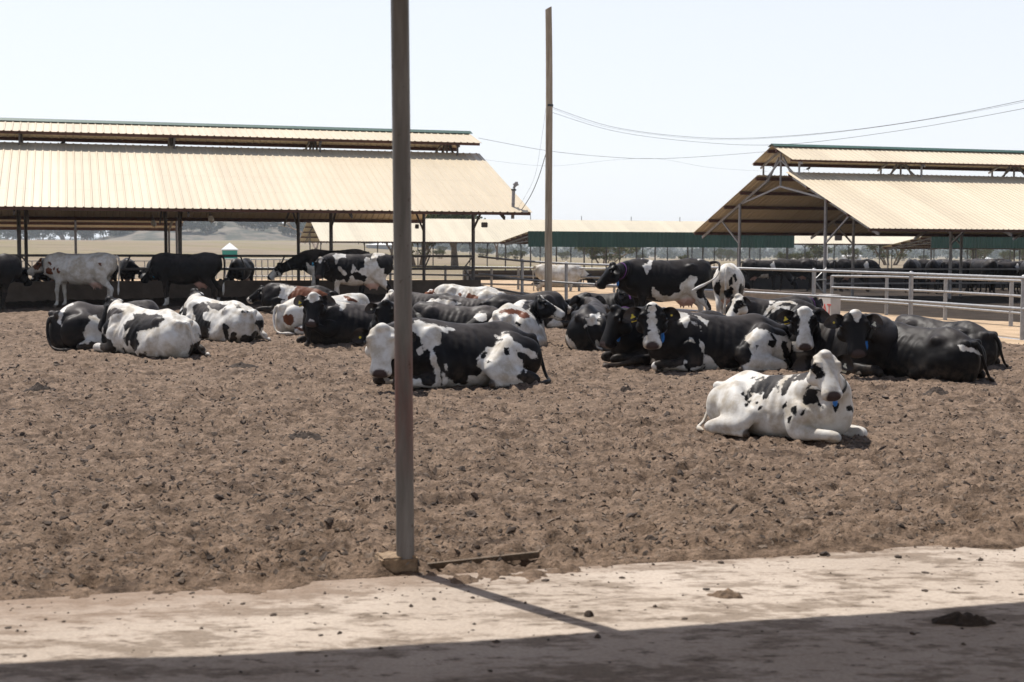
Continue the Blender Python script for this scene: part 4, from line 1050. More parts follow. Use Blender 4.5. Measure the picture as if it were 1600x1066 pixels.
fb0 = bl2w(rb, -6, 23, 0); fb1 = bl2w(rb, 38, 23, 0); m = MB(); m.box((0, 0, 0), ((fb1-fb0).length, .25, 1.3)); m.box((0, -.18, .58), ((fb1-fb0).length, .08, .10))
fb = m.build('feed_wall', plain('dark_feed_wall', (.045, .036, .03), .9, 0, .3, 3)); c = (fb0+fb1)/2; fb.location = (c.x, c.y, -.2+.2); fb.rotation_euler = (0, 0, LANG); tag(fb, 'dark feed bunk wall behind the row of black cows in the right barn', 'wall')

pr = empty('pen_rail', bl2w(rb, .35, 3.1, .2), LANG); tag(pr, 'dark pipe rails between the front posts of the right barn', 'rail')
for z in (.95, .5):
    m = MB(); m.tube([(0, 0, z), (38, 0, z)], .028, 8); autosmooth(m.build('rail', MATS['steel'], pr))
m = MB(); m.tube([(.0, 0, .98), (-.42, 0, .62), (.0, 0, .1)], .025, 8); m.tube([(-.42, 0, .62), (0, 0, .62)], .025, 8); m.build('strut', MATS['pipe'], pr)

# ------------------------------------------------------------------ vegetation and far country
def leaf_material(name, c1, c2):
    m, nt, b = new_mat(name); v = geopos(nt)
    n = noise_node(nt, 1.6, 4, .7, v); oi = nt.nodes.new('ShaderNodeObjectInfo')
    r = ramp(nt, n.outputs[0], [(.3, c1), (.7, c2)])
    nt.links.new(r.outputs[0], b.inputs['Base Color']); b.inputs['Roughness'].default_value = .7; b.inputs['Specular IOR Level'].default_value = .2
    return m
MATS['leaf'] = leaf_material('green_leaves', (.035, .055, .018), (.085, .105, .035)); MATS['leaf_dry'] = leaf_material('olive_leaves', (.06, .07, .025), (.14, .14, .06))
MATS['leaf_dark'] = leaf_material('dark_leaves', (.022, .035, .016), (.05, .065, .028)); MATS['bark'] = plain('bark', (.17, .12, .08), .95, 0, .4, 6); MATS['bark_pale'] = plain('pale_bark', (.42, .33, .26), .9, 0, .3, 4)
def branches(rnd, p, d, l, r, depth, tubes, tips, spread=.55, flat=0):
    q = p+d*l; tubes.append((p, p+d*l*.5+Vector((rnd.uniform(-1, 1), rnd.uniform(-1, 1), 0))*l*.06, q, r))
    if depth == 0: tips.append(q); return
    for i in range(rnd.choice((2, 3))):
        a = rnd.uniform(0, 6.28); s = rnd.uniform(.5, 1)*spread*1.6
        nd = (d+Vector((math.cos(a)*s, math.sin(a)*s, rnd.uniform(-.1, .25)-flat))).normalized()
        branches(rnd, q, nd, l*rnd.uniform(.62, .85), r*.62, depth-1, tubes, tips, spread, flat)
    if depth < 3: tips.append(q)
def tree(name, loc, h, label, seed, leaf='leaf', bark='bark', nleaf=2600, width=1.0, depth=4, trunk=.3, flat=.0, spread=.55, lsize=.10, group=None, bare=False, blob=.13, low=False):
    rnd = random.Random(seed); o = empty(name, loc); tag(o, label, 'bush' if low else 'tree', group)
    tubes = []; tips = []
    if low:
        for i in range(7):
            a = rnd.uniform(0, 6.28); branches(rnd, Vector((math.cos(a)*.1, math.sin(a)*.1, -.05)), Vector((math.cos(a)*.7, math.sin(a)*.7, 1)).normalized(), .3, .02, 2, tubes, tips, spread, flat)
    else: branches(rnd, Vector((0, 0, -.05)), Vector((rnd.uniform(-.1, .1), 0, 1)).normalized(), trunk, .045, depth, tubes, tips, spread, flat)
    top_ = max(t.z for t in tips); wid = max(max(abs(t.x), abs(t.y)) for t in tips)
    sz = (h*.93)/top_; sx = h*.5*width/wid
    S = lambda p: Vector((p.x*sx, p.y*sx, p.z*sz))
    m = MB()
    for a, b, c, r in tubes: m.tube([S(a), S(b), S(c)], [r*sz, r*sz*.8, r*sz*.62], 6 if r < .02 else 9, False)
    m.build('trunk', MATS[bark], o, True)
    if not bare:
        rg = np.random.default_rng(seed); V = []; F = []
        for i in range(nleaf):
            t = S(tips[rg.integers(len(tips))]); bl = blob*h
            g = rg.normal(0, 1, 3)*np.array([bl, bl, bl*.6])*.6
            c = np.array(t)+g; n = rg.normal(0, 1, 3); n /= np.linalg.norm(n); u = np.cross(n, rg.normal(0, 1, 3)); u /= np.linalg.norm(u); w = np.cross(n, u)
            s = lsize*rg.uniform(.6, 1.4); k = len(V)
            V += [c-u*s, c+w*s*.6, c+u*s, c-w*s*.6]; F.append((k, k+1, k+2, k+3))
        mesh_obj('crown', V, F, MATS[leaf], o)
    return o
def copy_thing(o, loc, rz, s, label, group=None):
    c = o.copy(); COL.objects.link(c); c.location = loc; c.rotation_euler = (0, 0, rz); c.scale = (s, s, s); c['label'] = label
    if group: c['group'] = group
    for ch in o.children:
        d = ch.copy(); COL.objects.link(d); d.parent = c
    return c
def GT(px, Y, dz=0):
    x = AT(px, 400, Y).x; return Vector((x, Y, tz(x, Y)+dz))
tree('acacia_tree', GT(711, 147), 8.0, 'green spreading tree behind the far barn roof just right of the foreground post', 3, nleaf=7500, width=1.0, depth=5, trunk=.24, flat=.12, lsize=.16, blob=.12)
tree('bare_tree', GT(494, 150), 6.6, 'bare pale branched tree at the left end of the far barn', 12, bark='bark_pale', width=1.25, depth=6, trunk=.35, spread=.6, bare=True)
tree('olive_bush', GT(653, 150), 4.2, 'pale olive bush beside the far barn posts right of the foreground post', 21, 'leaf_dry', nleaf=2600, width=1.1, low=True, lsize=.12, blob=.12)
tree('olive_bush', GT(945, 180), 3.4, 'round olive bush below the green side sheet right of the wooden pole', 22, 'leaf_dry', nleaf=3000, width=2.4, low=True, lsize=.14, blob=.13)
tree('olive_bush', GT(1391, 190), 4.4, 'olive bush seen through the right barn beside its middle posts', 23, 'leaf_dry', nleaf=3000, width=1.5, low=True, lsize=.14, blob=.13)
tree('olive_bush', GT(1268, 260), 3.6, 'small grey green bush in the dry field left of the white tent', 24, 'leaf_dry', nleaf=1800, width=1.6, low=True, lsize=.2, blob=.13)
tree('bare_tree', GT(778, 250), 6.4, 'small leafless grey tree in the field between the barn corner and the wooden pole', 31, bark='bark', width=.9, depth=6, trunk=.3, spread=.5, bare=True)
tree('acacia_tree', GT(612, 165), 4.6, 'slim green tree half hidden by the foreground post', 33, nleaf=2000, width=.7, depth=4, trunk=.3, lsize=.14, blob=.11)
P_ = [tree('field_tree', GT(105, 880), 16, 'broad dark bushy tree standing in the left gap between the barn posts', 41, 'leaf_dark', nleaf=5200, width=1.7, low=True, lsize=.75, blob=.14),
      tree('field_tree', GT(172, 900), 16, 'tall full crowned dark tree on the left skyline under the barn eave', 42, 'leaf_dark', nleaf=5200, width=1.5, low=True, lsize=.75, blob=.15),
      tree('field_tree', GT(10, 930), 13, 'low wide dark tree at the far left skyline', 43, 'leaf_dark', nleaf=4200, width=2.0, low=True, lsize=.75, blob=.16)]
for p in P_: p['category'] = 'tree'
rn = random.Random(5)
for i, (px, Y, s) in enumerate([(40, 420, .7), (62, 400, .62), (128, 395, .98), (142, 420, .75), (196, 410, .8), (212, 400, .75), (226, 430, .7), (245, 410, .85), (268, 430, .72), (285, 440, .8), (-20, 380, .8)]):
    copy_thing(P_[i % 3], GT(px, Y*2.3), rn.uniform(0, 6), s, 'dark tree in the row along the left skyline seen under the left barn roof', 'trees along the left skyline')
for p in P_: p['group'] = 'trees along the left skyline'
bs = bpy.data.objects['olive_bush.002']
for i in range(26):
    px = rn.uniform(640, 1660); Y = rn.uniform(190, 520)
    copy_thing(bs, GT(px, Y), rn.uniform(0, 6), rn.uniform(.2, .5)*(1+Y/500), 'small dry bush scattered in the tawny field behind the barns', 'small dry bushes in the field')
# hills
def hill_mesh(name, cx, cy, rx, ry, h, seed, mat, label, rough=.3):
    n, m = 70, 40; u, v = np.meshgrid(np.linspace(-1, 1, n), np.linspace(-1, 1, m), indexing='ij'); r2 = u*u+v*v
    x = cx+u*rx; y = cy+v*ry; z = h*np.clip(1-r2, -.1, 1)**1.2 if False else h*np.maximum(0, 1-r2)*(1+rough*fbm(u*3.5, v*3.5, 4, seed))
    z = z+terrain(x, y)-.6; V = np.stack([x, y, z], -1).reshape(-1, 3); i = np.arange(n-1)[:, None]*m+np.arange(m-1)[None]
    o = mesh_obj(name, V.tolist(), np.stack([i, i+m, i+m+1, i+1], -1).reshape(-1, 4).tolist(), mat, None, True); tag(o, kind='structure'); return o
def hill_mat(name, a, b_, sc):
    m, nt, b = new_mat(name); v = geopos(nt); n = noise_node(nt, sc, 7, .7, v); r = ramp(nt, n.outputs[0], [(.42, a), (.56, b_)]); nt.links.new(r.outputs[0], b.inputs['Base Color']); b.inputs['Roughness'].default_value = 1; return m
HM = hill_mat('rocky_hill', (.045, .05, .035), (.15, .125, .095), .06); HM2 = hill_mat('wooded_hill', (.035, .045, .03), (.09, .085, .055), .012)
hx = lambda px, Y: AT(px, 400, Y).x
hill_mesh('hill', hx(345, 950), 950, 84, 100, 13.5, 3, HM, '', .45)
def hill_z(x, y):
    u = (x-hx(345, 950))/84; v = (y-950)/100; r2 = u*u+v*v
    return 13.5*max(0, 1-r2)*(1+.45*float(fbm(np.array([u*3.5]), np.array([v*3.5]), 4, 3)[0]))+tz(x, y)-.6
for i in range(26):
    px = 215+i*10.5+rn.uniform(-4, 4); Y = rn.choice((880, 905, 930, 950)); x = hx(px, Y)
    copy_thing(P_[i % 3], (x, Y, max(tz(x, Y), hill_z(x, Y))), rn.uniform(0, 6), rn.uniform(.35, .75), 'scrubby tree on the rocky hill behind the left barn', 'trees on the rocky hill')
hill_mesh('hills', hx(1300, 2600), 2600, 1500, 400, 42, 7, HM2, '', .5); hill_mesh('hills', hx(500, 3000), 3000, 900, 400, 24, 8, HM2, '', .5)
# far-off woodland as one mass
rg = np.random.default_rng(77); V = []; F = []
T_ = 1500; TY = rg.uniform(900, 2600, T_); TP = rg.uniform(-150, 1750, T_); TP[::2] = rg.uniform(430, 1750, len(TP[::2])); Vs = []
for Y, px in zip(TY, TP):
    if px < 440 and Y < 1250: continue
    x = hx(px, Y); h = rg.uniform(5, 12)*(1.3 if rg.random() < .15 else .85); w = h*rg.uniform(.6, 1.2); z = tz(x, Y); n = 70
    g = rg.normal(0, 1, (n, 3)); g /= np.linalg.norm(g, axis=1)[:, None]; g *= rg.uniform(.45, 1, (n, 1))
    c = np.array([x, Y, z+h*.5])+g*np.array([w*.75, w*.75, h*.5]); a = rg.normal(0, 1, (n, 3)); b = rg.normal(0, 1, (n, 3)); a /= np.linalg.norm(a, axis=1)[:, None]; b -= a*(a*b).sum(1)[:, None]; b /= np.linalg.norm(b, axis=1)[:, None]
    s_ = h*.12*rg.uniform(.6, 1.4, (n, 1)); Vs.append(np.stack([c-a*s_, c+b*s_*.7, c+a*s_, c-b*s_*.7], 1).reshape(-1, 3))
V = np.concatenate(Vs); F = np.arange(len(V)).reshape(-1, 4); V = V.tolist(); F = F.tolist()
fw_ = mesh_obj('far_woodland', V, F, MATS['leaf_dark']); tag(fw_, 'hazy blue belt of far off bush and woodland along the horizon', 'woodland', kind='stuff')
def hut(px, pybase, Y, w, hw, hr, label, wallmat, name='hut'):
    O = AT(px, pybase, Y); o = empty(name, O, .2); tag(o, label, 'hut')
    m = MB(); m.box((0, 0, hw/2-.3), (w, w, hw+.6)); m.build('wall', wallmat, o)
    m = MB(); e = w*.56; m.add([(-e, -e, hw), (e, -e, hw), (e, e, hw), (-e, e, hw), (0, 0, hw+hr), (-e, -e, hw-.12), (e, -e, hw-.12), (e, e, hw-.12), (-e, e, hw-.12)], [(0, 1, 4), (1, 2, 4), (2, 3, 4), (3, 0, 4), (5, 6, 1, 0), (6, 7, 2, 1), (7, 8, 3, 2), (8, 5, 0, 3), (8, 7, 6, 5)]); m.build('roof', MATS['white_paint'], o); return o
hut(359, 396.5, 168, 1.75, .5, .8, 'small green walled hut with a pointed white roof in the field behind the left barn', gloss('turquoise_wall', (.03, .32, .24), .7))
hut(1331, 404, 300, 2.9, .5, 1.2, 'white peaked tent in the dry field seen through the right barn', MATS['white_paint'], 'tent')
hut(1537, 407, 320, 2.2, .4, .6, 'tiny white hut far off in the field at the far right', MATS['white_paint'])
hut(1272, 403.5, 330, 1.4, .5, .3, 'tiny white box hut left of the white tent', MATS['white_paint'])
hut(600, 388, 520, 12, 1.2, .9, 'long low pale roofed building on the horizon left of the foreground post', plain('pale_wall', (.35, .36, .38)), 'farm_building')
mp_ = MB(); O = AT(1292, 413, 170); mp_.tube([(0, 0, -.5), (0, 0, AT(1292, 372, 170).z-O.z)], .09, 10); po_ = autosmooth(mp_.build('signal_post', MATS['white_paint'])); po_.location = O; tag(po_, 'thin pale post standing in the field behind the right barn', 'post')

# ------------------------------------------------------------------ the herd
HERD = {}
def cow(key, label, px, py, rz, sc, pk, faz, fp, pose='lie', nl=None, far=False, dz=0, cut=0, **k):
    d_ = ray(px, py); ts = np.linspace(4, 90, 6000)/d_.y; hit = np.argmax(HC+d_.z*ts < terrain(d_.x*ts, d_.y*ts)); c = CAMPOS+d_*float(ts[hit])
    sh = .33*sc if pose == 'lie' else 0
    c = Vector((c.x*(1+sh/c.y), c.y+sh, 0)); c.z = tz(c.x, c.y)+(.018 if pose == 'lie' else .012)+dz
    M = Matrix.Translation(c) @ Matrix.Rotation(R(rz), 4, 'Z') @ Matrix.Scale(sc, 4); I = M.inverted()
    o = I @ CAMPOS; d = (I.to_3x3() @ ray(*pk)).normalized()
    b1 = Vector((.74, 0, .52 if pose == 'lie' else 1.16)); nl = nl or (.58 if pose == 'lie' else .66)
    t0 = (b1-o).dot(d); q = o+d*t0; r = (q-b1).length
    if r >= nl:
        p = q if r < nl*1.35 else b1+(q-b1).normalized()*nl*1.35
    else:
        h = math.sqrt(nl*nl-r*r); p1 = q-d*h; p2 = q+d*h; p = (p2 if p2.x > p1.x else p1)
        if far == 'near': p = p1
        elif far: p = p2
    k.setdefault('seed', len(HERD))
    k.setdefault('patches', COATS.get(key)); k.setdefault('hp', HEADS.get(key, ()))
    ob = make_cow(c, rz, label, sc, poll=tuple(p), face=(faz-rz, fp), pose=pose, **k)
    HERD[key] = ob; print('COW', key, 'poll', [round(v, 2) for v in p], 'miss', round(r, 2)); return ob
# coat patches traced on each animal: a viewing axis through its body (local azimuth, tilt) and outlines in metres
# across that axis, drawn right through the coat; -1 white, 1 dark, 2 brown
COATS = {
 'frontcow': (-117.1,-4.0,[(-1,[-.581,.278,-.508,.302,-.418,.286,-.272,.253,-.133,.213,-.149,.188,-.272,.18,-.255,.123,-.272,.049,-.337,.038,-.353,-.008,-.312,-.106,-.279,-.22,-.258,-.301,-.26,-.399,-.32,-.408,-.328,-.301,-.345,-.204,-.386,-.057,-.418,.0,-.443,-.008,-.451,.057,-.483,.123,-.532,.172,-.581,.18]),(-1,[-.613,-.302,-.483,-.318,-.458,-.383,-.385,-.399,-.263,-.35,-.255,-.416,-.385,-.44,-.613,-.456]),(-1,[-.89,-.318,-.792,-.334,-.792,-.432,-.873,-.424]),(-1,[-.255,-.236,-.19,-.301,-.108,-.383,-.01,-.399,.039,-.301,.12,-.285,.072,-.399,-.059,-.448,-.255,-.465]),(-1,[.316,.148,.381,.124,.39,.181,.463,.181,.512,.107,.611,.026,.774,-.04,.807,-.105,.742,-.113,.676,-.056,.545,-.023,.545,-.073,.619,-.122,.627,-.22,.545,-.301,.611,-.383,.725,-.399,.562,-.448,.235,-.489,-.271,-.489,-.271,-.44,-.01,-.399,.12,-.301,.169,-.22,.112,-.187,.145,-.105,.12,-.105,.234,.025,.283,.025,.333,.058,.39,.107]),(1,[.411,.017,.463,.017,.467,-.056,.431,-.064,.408,-.032]),(1,[.153,-.056,.218,-.024,.235,-.04,.186,-.105,.161,-.105]),(1,[.218,-.138,.292,-.13,.292,-.158,.226,-.164]),(-1,[.635,-.22,.679,-.203,.657,-.269,.64,-.26]),(-1,[-.516,-.024,-.483,.008,-.467,-.04,-.503,-.057]),(-1,[-.209,.0,-.165,-.024,-.17,-.057,-.198,-.04]),(-1,[-.226,-.171,-.209,-.187,-.206,-.236,-.219,-.228])]),
 'blaze': (-110.4,-3.4,[(-1,[-.55,.308,-.445,.3,-.392,.222,-.443,.125,-.505,.194,-.55,.264]),(-1,[-.375,.292,-.271,.267,-.174,.215,-.191,.136,-.244,.197,-.305,.258]),(-1,[-.383,.204,-.331,.196,-.252,.144,-.254,.053,-.286,.118,-.365,.178]),(-1,[-.398,.002,-.372,-.006,-.31,-.067,-.327,-.081,-.38,-.042]),(-1,[-.285,-.005,-.263,-.031,-.213,-.136,-.197,-.346,-.262,-.4,-.358,-.419,-.367,-.384,-.237,-.33,-.221,-.224,-.266,-.084]),(-1,[-.656,-.388,-.455,-.315,-.437,-.368,-.401,-.437,-.436,-.464,-.681,-.468]),(-1,[-.456,-.271,-.429,-.288,-.455,-.333,-.473,-.315]),(-1,[-.894,-.286,-.824,-.268,-.788,-.355,-.804,-.47,-.874,-.471]),(-1,[-1.44,-.427,-1.334,-.381,-1.207,-.361,-1.205,-.468,-1.439,-.471]),(-1,[-.787,-.426,-.656,-.371,-.655,-.424,-.751,-.469]),(-1,[-.213,-.206,-.143,-.249,-.09,-.31,-.019,-.379,.154,-.368,.274,-.322,.359,-.251,.341,-.146,.27,.01,.338,.081,.423,.125,.527,.109,.665,.05,.802,.016,.906,-.104,.839,-.157,.769,-.071,.735,-.072,.717,-.037,.771,-.193,.84,-.262,.841,-.314,.79,-.384,.774,-.454,-.209,-.47]),(1,[.563,-.021,.649,-.02,.667,-.09,.615,-.108,.563,-.065]),(1,[.4,-.076,.435,-.084,.427,-.145,.401,-.154]),(1,[.279,-.06,.34,-.068,.341,-.146,.306,-.129]),(1,[.544,.092,.613,.049,.683,-.02,.657,-.041,.597,.014]),(1,[.734,-.019,.786,-.036,.804,-.158,.857,-.227,.907,-.156,.942,-.26,.824,-.349,.79,-.349,.771,-.245,.736,-.159]),(1,[-.116,-.284,-.09,-.319,-.103,-.331])]),
 'heifer': (125.4,-5.9,[(1,[-.307,.112,-.288,.167,-.234,.202,-.181,.21,-.101,.266,-.021,.288,.086,.29,.073,.242,.007,.2,-.046,.131,-.111,.021,-.164,-.014,-.178,.019,-.145,.075,-.178,.053,-.232,.059,-.286,.072]),(1,[-.366,-.012,-.34,.084,-.3,.092,-.292,.031,-.345,-.025]),(1,[-.365,-.053,-.325,-.025,-.285,.017,-.285,-.024,-.338,-.093,-.365,-.08]),(1,[-.262,.229,-.161,.258,-.154,.245,-.235,.209]),(1,[-.309,.242,-.235,.266,-.229,.257,-.289,.232]),(1,[-.115,.279,-.048,.311,-.008,.302,-.048,.274,-.101,.263]),(1,[.074,.215,.126,.257,.206,.299,.258,.348,.285,.341,.206,.258,.154,.217,.141,.149,.089,.08,.056,.052,.042,.092,.05,.16,.074,.188]),(1,[.167,.203,.193,.258,.272,.321,.378,.35,.378,.302,.3,.233,.207,.204]),(1,[.294,.125,.327,.166,.373,.194,.367,.16,.314,.118]),(1,[-.011,.077,.001,.139,.028,.146,.015,.085]),(1,[.27,-.025,.295,.057,.328,.125,.4,.14,.422,.005,.383,-.049,.304,-.072,.277,-.059]),(1,[.252,-.161,.271,-.093,.304,-.078,.298,-.133,.265,-.163]),(1,[.331,-.105,.343,-.05,.366,-.057,.357,-.093]),(1,[.045,-.118,.064,-.043,.103,.012,.117,-.008,.091,-.083]),(1,[.043,-.193,.052,-.152,.089,-.11,.079,-.151]),(1,[.152,-.129,.158,-.089,.197,-.065,.205,-.121,.199,-.182,.166,-.176]),(1,[.104,-.252,.113,-.191,.159,-.17,.159,-.19,.127,-.256]),(1,[-.246,-.071,-.242,-.03,-.218,-.022,-.217,-.056]),(1,[-.223,-.118,-.21,-.077,-.17,-.069,-.176,-.11,-.203,-.121]),(1,[-.4,.008,-.394,.076,-.368,.104,-.38,.042]),(1,[.581,-.045,.647,-.03,.648,-.084,.609,-.112,.585,-.099]),(1,[.72,-.055,.765,-.027,.812,-.067,.813,-.134,.766,-.108]),(1,[.4,.194,.415,.059,.449,-.007,.476,-.074,.436,-.048,.409,.005])]),
 'lefttwo': (-38.7,-3.1,[(1,[-.688,.183,-.603,.27,-.5,.313,-.382,.259,-.501,.216,-.587,.182,-.596,.111,-.64,-.012,-.658,-.117,-.608,-.144,-.541,-.207,-.5,-.313,-.509,-.375,-.662,-.373,-.729,-.301,-.744,-.151,-.691,-.046,-.707,.059]),(1,[-.376,.056,-.332,.126,-.246,.143,-.237,.214,-.091,.213,.15,.193,.209,.122,.131,.069,.096,.016,-.008,-.001,-.112,-.035,-.18,-.061,-.199,-.141,-.165,-.23,-.184,-.3,-.235,-.335,-.294,-.246,-.302,-.157,-.329,-.263,-.371,-.227,-.378,-.138,-.334,-.05,-.291,.02,-.368,-.05]),(1,[-.406,-.297,-.38,-.289,-.313,-.413,-.339,-.413]),(1,[-.278,-.361,-.185,-.38,-.175,-.318,-.124,-.354,-.081,-.346,-.031,-.444,-.271,-.432]),(1,[.516,-.471,.553,-.257,.615,-.222,.729,-.17,.755,-.224,.789,-.314,.761,-.403,.638,-.473]),(1,[.669,-.08,.721,-.134,.764,-.179,.729,-.188,.686,-.124])]),
 'leftone': (66.0,-2.8,[(-1,[-.724,.022,-.668,.209,-.603,.34,-.539,.378,-.46,.302,-.523,.283,-.605,.209,-.651,.097,-.662,-.025]),(-1,[-.331,-.133,-.229,.036,-.255,.13,-.146,.129,-.056,.034,-.061,-.307,-.224,-.267,-.261,-.313,-.388,-.311,-.314,-.246])]),
 'leftthree': (-39.4,-2.6,[(1,[-.67,.118,-.629,.17,-.579,.149,-.59,.035,-.622,-.058,-.661,-.006]),(1,[-.561,-.048,-.541,-.069,-.532,-.152,-.552,-.152]),(1,[-.478,.117,-.427,.22,-.325,.261,-.244,.23,-.184,.136,-.205,.084,-.286,.074,-.307,-.009,-.267,-.05,-.206,-.072,-.166,-.072,-.187,-.155,-.199,-.342,-.25,-.373,-.331,-.362,-.431,-.215,-.491,-.173,-.501,-.09,-.46,-.111,-.429,-.049,-.439,.034,-.459,.034]),(1,[-.244,.261,-.061,.24,.102,.197,.061,.145,-.042,.115,-.163,.146]),(1,[.038,-.136,.079,-.094,.129,-.157,.148,-.303,.117,-.418,.066,-.365,.027,-.219]),(1,[.148,-.303,.2,-.252,.251,-.263,.277,-.388,.219,-.44,.157,-.418]),(1,[.326,.092,.388,.102,.49,.049,.408,.06]),(1,[.225,.217,.307,.207,.358,.144,.265,.134]),(1,[.398,.133,.45,.112,.49,.059,.429,.081]),(1,[.561,-.098,.613,-.046,.716,-.068,.715,-.183,.652,-.256,.601,-.161]),(1,[.311,-.441,.353,-.326,.405,-.306,.507,-.328,.549,-.244,.621,-.245,.62,-.329,.568,-.37,.506,-.464])]),
 'greyhump': (4.8,-2.9,[(-1,[-.16,-.081,-.073,.007,-.093,.065,-.035,.084,-.036,.142,.099,.153,.148,.114,.061,.075,.062,.027,.129,-.002,.139,-.031,-.034,-.032]),(-1,[-.44,-.16,-.381,-.208,-.284,-.324,-.225,-.43,-.322,-.401,-.4,-.305]),(-1,[.044,-.283,.073,-.244,.122,-.34,.18,-.427,.103,-.427])]),
 'stand_tail': (-110.2,-1.2,[(-1,[-.46,.298,-.356,.322,-.312,.495,-.197,.472,-.265,.368,-.286,.23,-.366,.125,-.424,.206]),(-1,[-.519,.46,-.427,.518,-.472,.425]),(-1,[.616,.509,.73,.51,.72,.418,.606,.406]),(-1,[-.26,-.117,-.168,-.185,-.075,-.277,.086,-.288,.177,-.23,.258,-.229,.279,-.044,.358,.002,.449,.095,.598,.095,.598,.026,.542,-.066,.52,-.158,.589,-.181,.682,-.365,.75,-.272,.775,-.456,.821,-.525,.85,-1.101,.599,-1.104,.604,-.504,.546,-.412,.431,-.366,.34,-.413,.087,-.415,-.143,-.37,-.259,-.29]),(1,[.566,-.181,.657,-.135,.693,-.272,.671,-.342,.591,-.319]),(1,[.716,-.295,.761,-.272,.774,-.41,.741,-.456])]),
 'stand_rump': (3.3,-1.2,[(1,[-.332,-.147,-.281,-.013,-.203,.054,-.161,-.119,-.198,-.293,-.265,-.253]),(1,[-.107,-.172,-.015,-.145,.037,-.091,.09,-.117,.078,-.277,-.013,-.358,-.093,-.292]),(1,[-.005,.042,.034,.108,.087,.122,.075,-.038,.01,-.065]),(1,[.06,.175,.138,.189,.179,.069,.141,.016]),(1,[.208,-.09,.246,-.01,.353,-.116,.302,-.276,.209,-.223])]),
 'stand_spot': (-97.8,-0.8,[(-1,[-.622,.356,-.516,.417,-.274,.387,-.274,.296,-.395,.311,-.471,.25,-.487,.144,-.532,.128,-.547,.28]),(-1,[-.487,.113,-.306,-.008,-.246,-.115,-.307,-.145,-.397,-.084,-.472,.052]),(-1,[-.125,-.115,-.155,-.054,-.094,.129,-.033,.053,-.049,-.054,.027,-.038,.118,.038,.194,.069,.18,.251,.241,.328,.332,.282,.362,.221,.362,.343,.423,.45,.667,.466,.712,.39,.545,.344,.483,.252,.514,.161,.604,.039,.68,.039,.665,-.083,.787,-.144,.755,-.388,.542,-.541,.116,-.48,.178,-.328,.254,-.19,.072,-.084,-.018,.023]),(-1,[-.428,-.267,-.337,-.237,-.247,-.328,-.125,-.115,-.05,-.236,.087,-.267,.178,-.328,.116,-.511,-.308,-.511,-.31,-1.029,-.553,-1.029,-.595,-.45,-.519,-.237]),(-1,[.512,-.45,.755,-.388,.723,-1.153,.509,-1.153])]),
 'stand_left': (-82.9,-0.6,[(-1,[-.798,.057,-.584,-.043,-.552,-.411,-.524,-1.282,-.723,-1.281,-.736,-.578,-.951,-.545,-1.05,-.444,-.884,-.377,-.751,-.31,-.783,-.077])]),
 'stand_white': (-73.2,-0.8,[(2,[-1.216,.098,-1.162,.174,-1.017,.174,-1.003,.082,-1.078,-.025,-1.165,-.025]),(2,[-1.089,.205,-1.043,.343,-.971,.297,-1.017,.174]),(2,[-.827,.174,-.797,.22,-.725,.128,-.755,.098]),(2,[-.873,.006,-.814,.052,-.713,-.01,-.7,-.133,-.788,-.148,-.861,-.102]),(2,[-.698,.021,-.653,.051,-.655,-.041,-.69,-.047]),(2,[-.619,.005,-.565,.036,-.523,-.056,-.553,-.118,-.606,-.087]),(2,[-.45,-.103,-.415,-.087,-.422,-.158,-.445,-.158]),(2,[-.847,-.163,-.775,-.24,-.785,-.28,-.834,-.24]),(2,[-.359,-.319,-.321,-.313,-.307,-.381,-.346,-.411]),(2,[.434,.159,.493,.159,.486,.097,.436,.097])]),
 'browncow': (-81.5,-1.9,[(-1,[-.505,.328,-.082,.254,-.258,.091,-.318,-.057,-.464,-.057,-.551,.003,-.477,.18]),(-1,[-.464,-.071,-.289,-.057,-.172,-.146,-.32,-.412,-.554,-.426,-.641,-.322,-.494,-.204]),(-1,[-.876,-.469,-.7,-.322,-.656,-.307,-.671,-.426,-.817,-.484]),(-1,[-.627,-.411,-.393,-.412,-.438,-.507]),(2,[-.082,.254,.388,.179,.623,.06,.239,-.088,-.054,-.057,-.289,-.146,-.317,.002,-.229,.121])]),
 'rumpcow': (73.6,-2.5,[(2,[-.748,-.08,-.681,-.047,-.547,-.058,-.537,-.171,-.593,-.261,-.482,-.261,-.326,-.33,-.326,-.375,-.482,-.329,-.638,-.238,-.715,-.193]),(2,[.395,.301,.507,.278,.642,.188,.439,.211])]),
 'greyfaced': (-107.9,-2.8,[(-1,[-.566,.449,-.33,.468,-.213,.429,-.036,.33,-.213,.27,-.273,.171,-.312,.172,-.331,.251,-.429,.33,-.547,.35])]),
 'whitehead': (-78.5,-2.4,[(-1,[-1.123,.151,-.957,.277,-.706,.263,-.317,.167,-.484,.097,-.595,.041,-.609,-.098,-.645,-.104,-.706,-.015,-.817,-.015,-1.095,.068]),(-1,[.268,.042,.379,.057,.504,-.068,.435,-.152,.296,-.055])]),
 'redcollar': (-80.0,-2.9,[(-1,[.184,.087,.299,.171,.404,.15,.426,.024,.3,.003])]),
 'redwhite': (-76.4,-1.9,[(2,[-.361,.078,-.296,.142,-.248,.046,-.296,-.003]),(2,[-.184,-.051,-.104,.11,.202,.03,.122,-.082,.106,-.163,.331,-.178,.363,-.307,.202,-.275,-.055,-.243,-.2,-.212]),(2,[.637,-.355,.734,-.355,.718,-.451,.653,-.467])]),
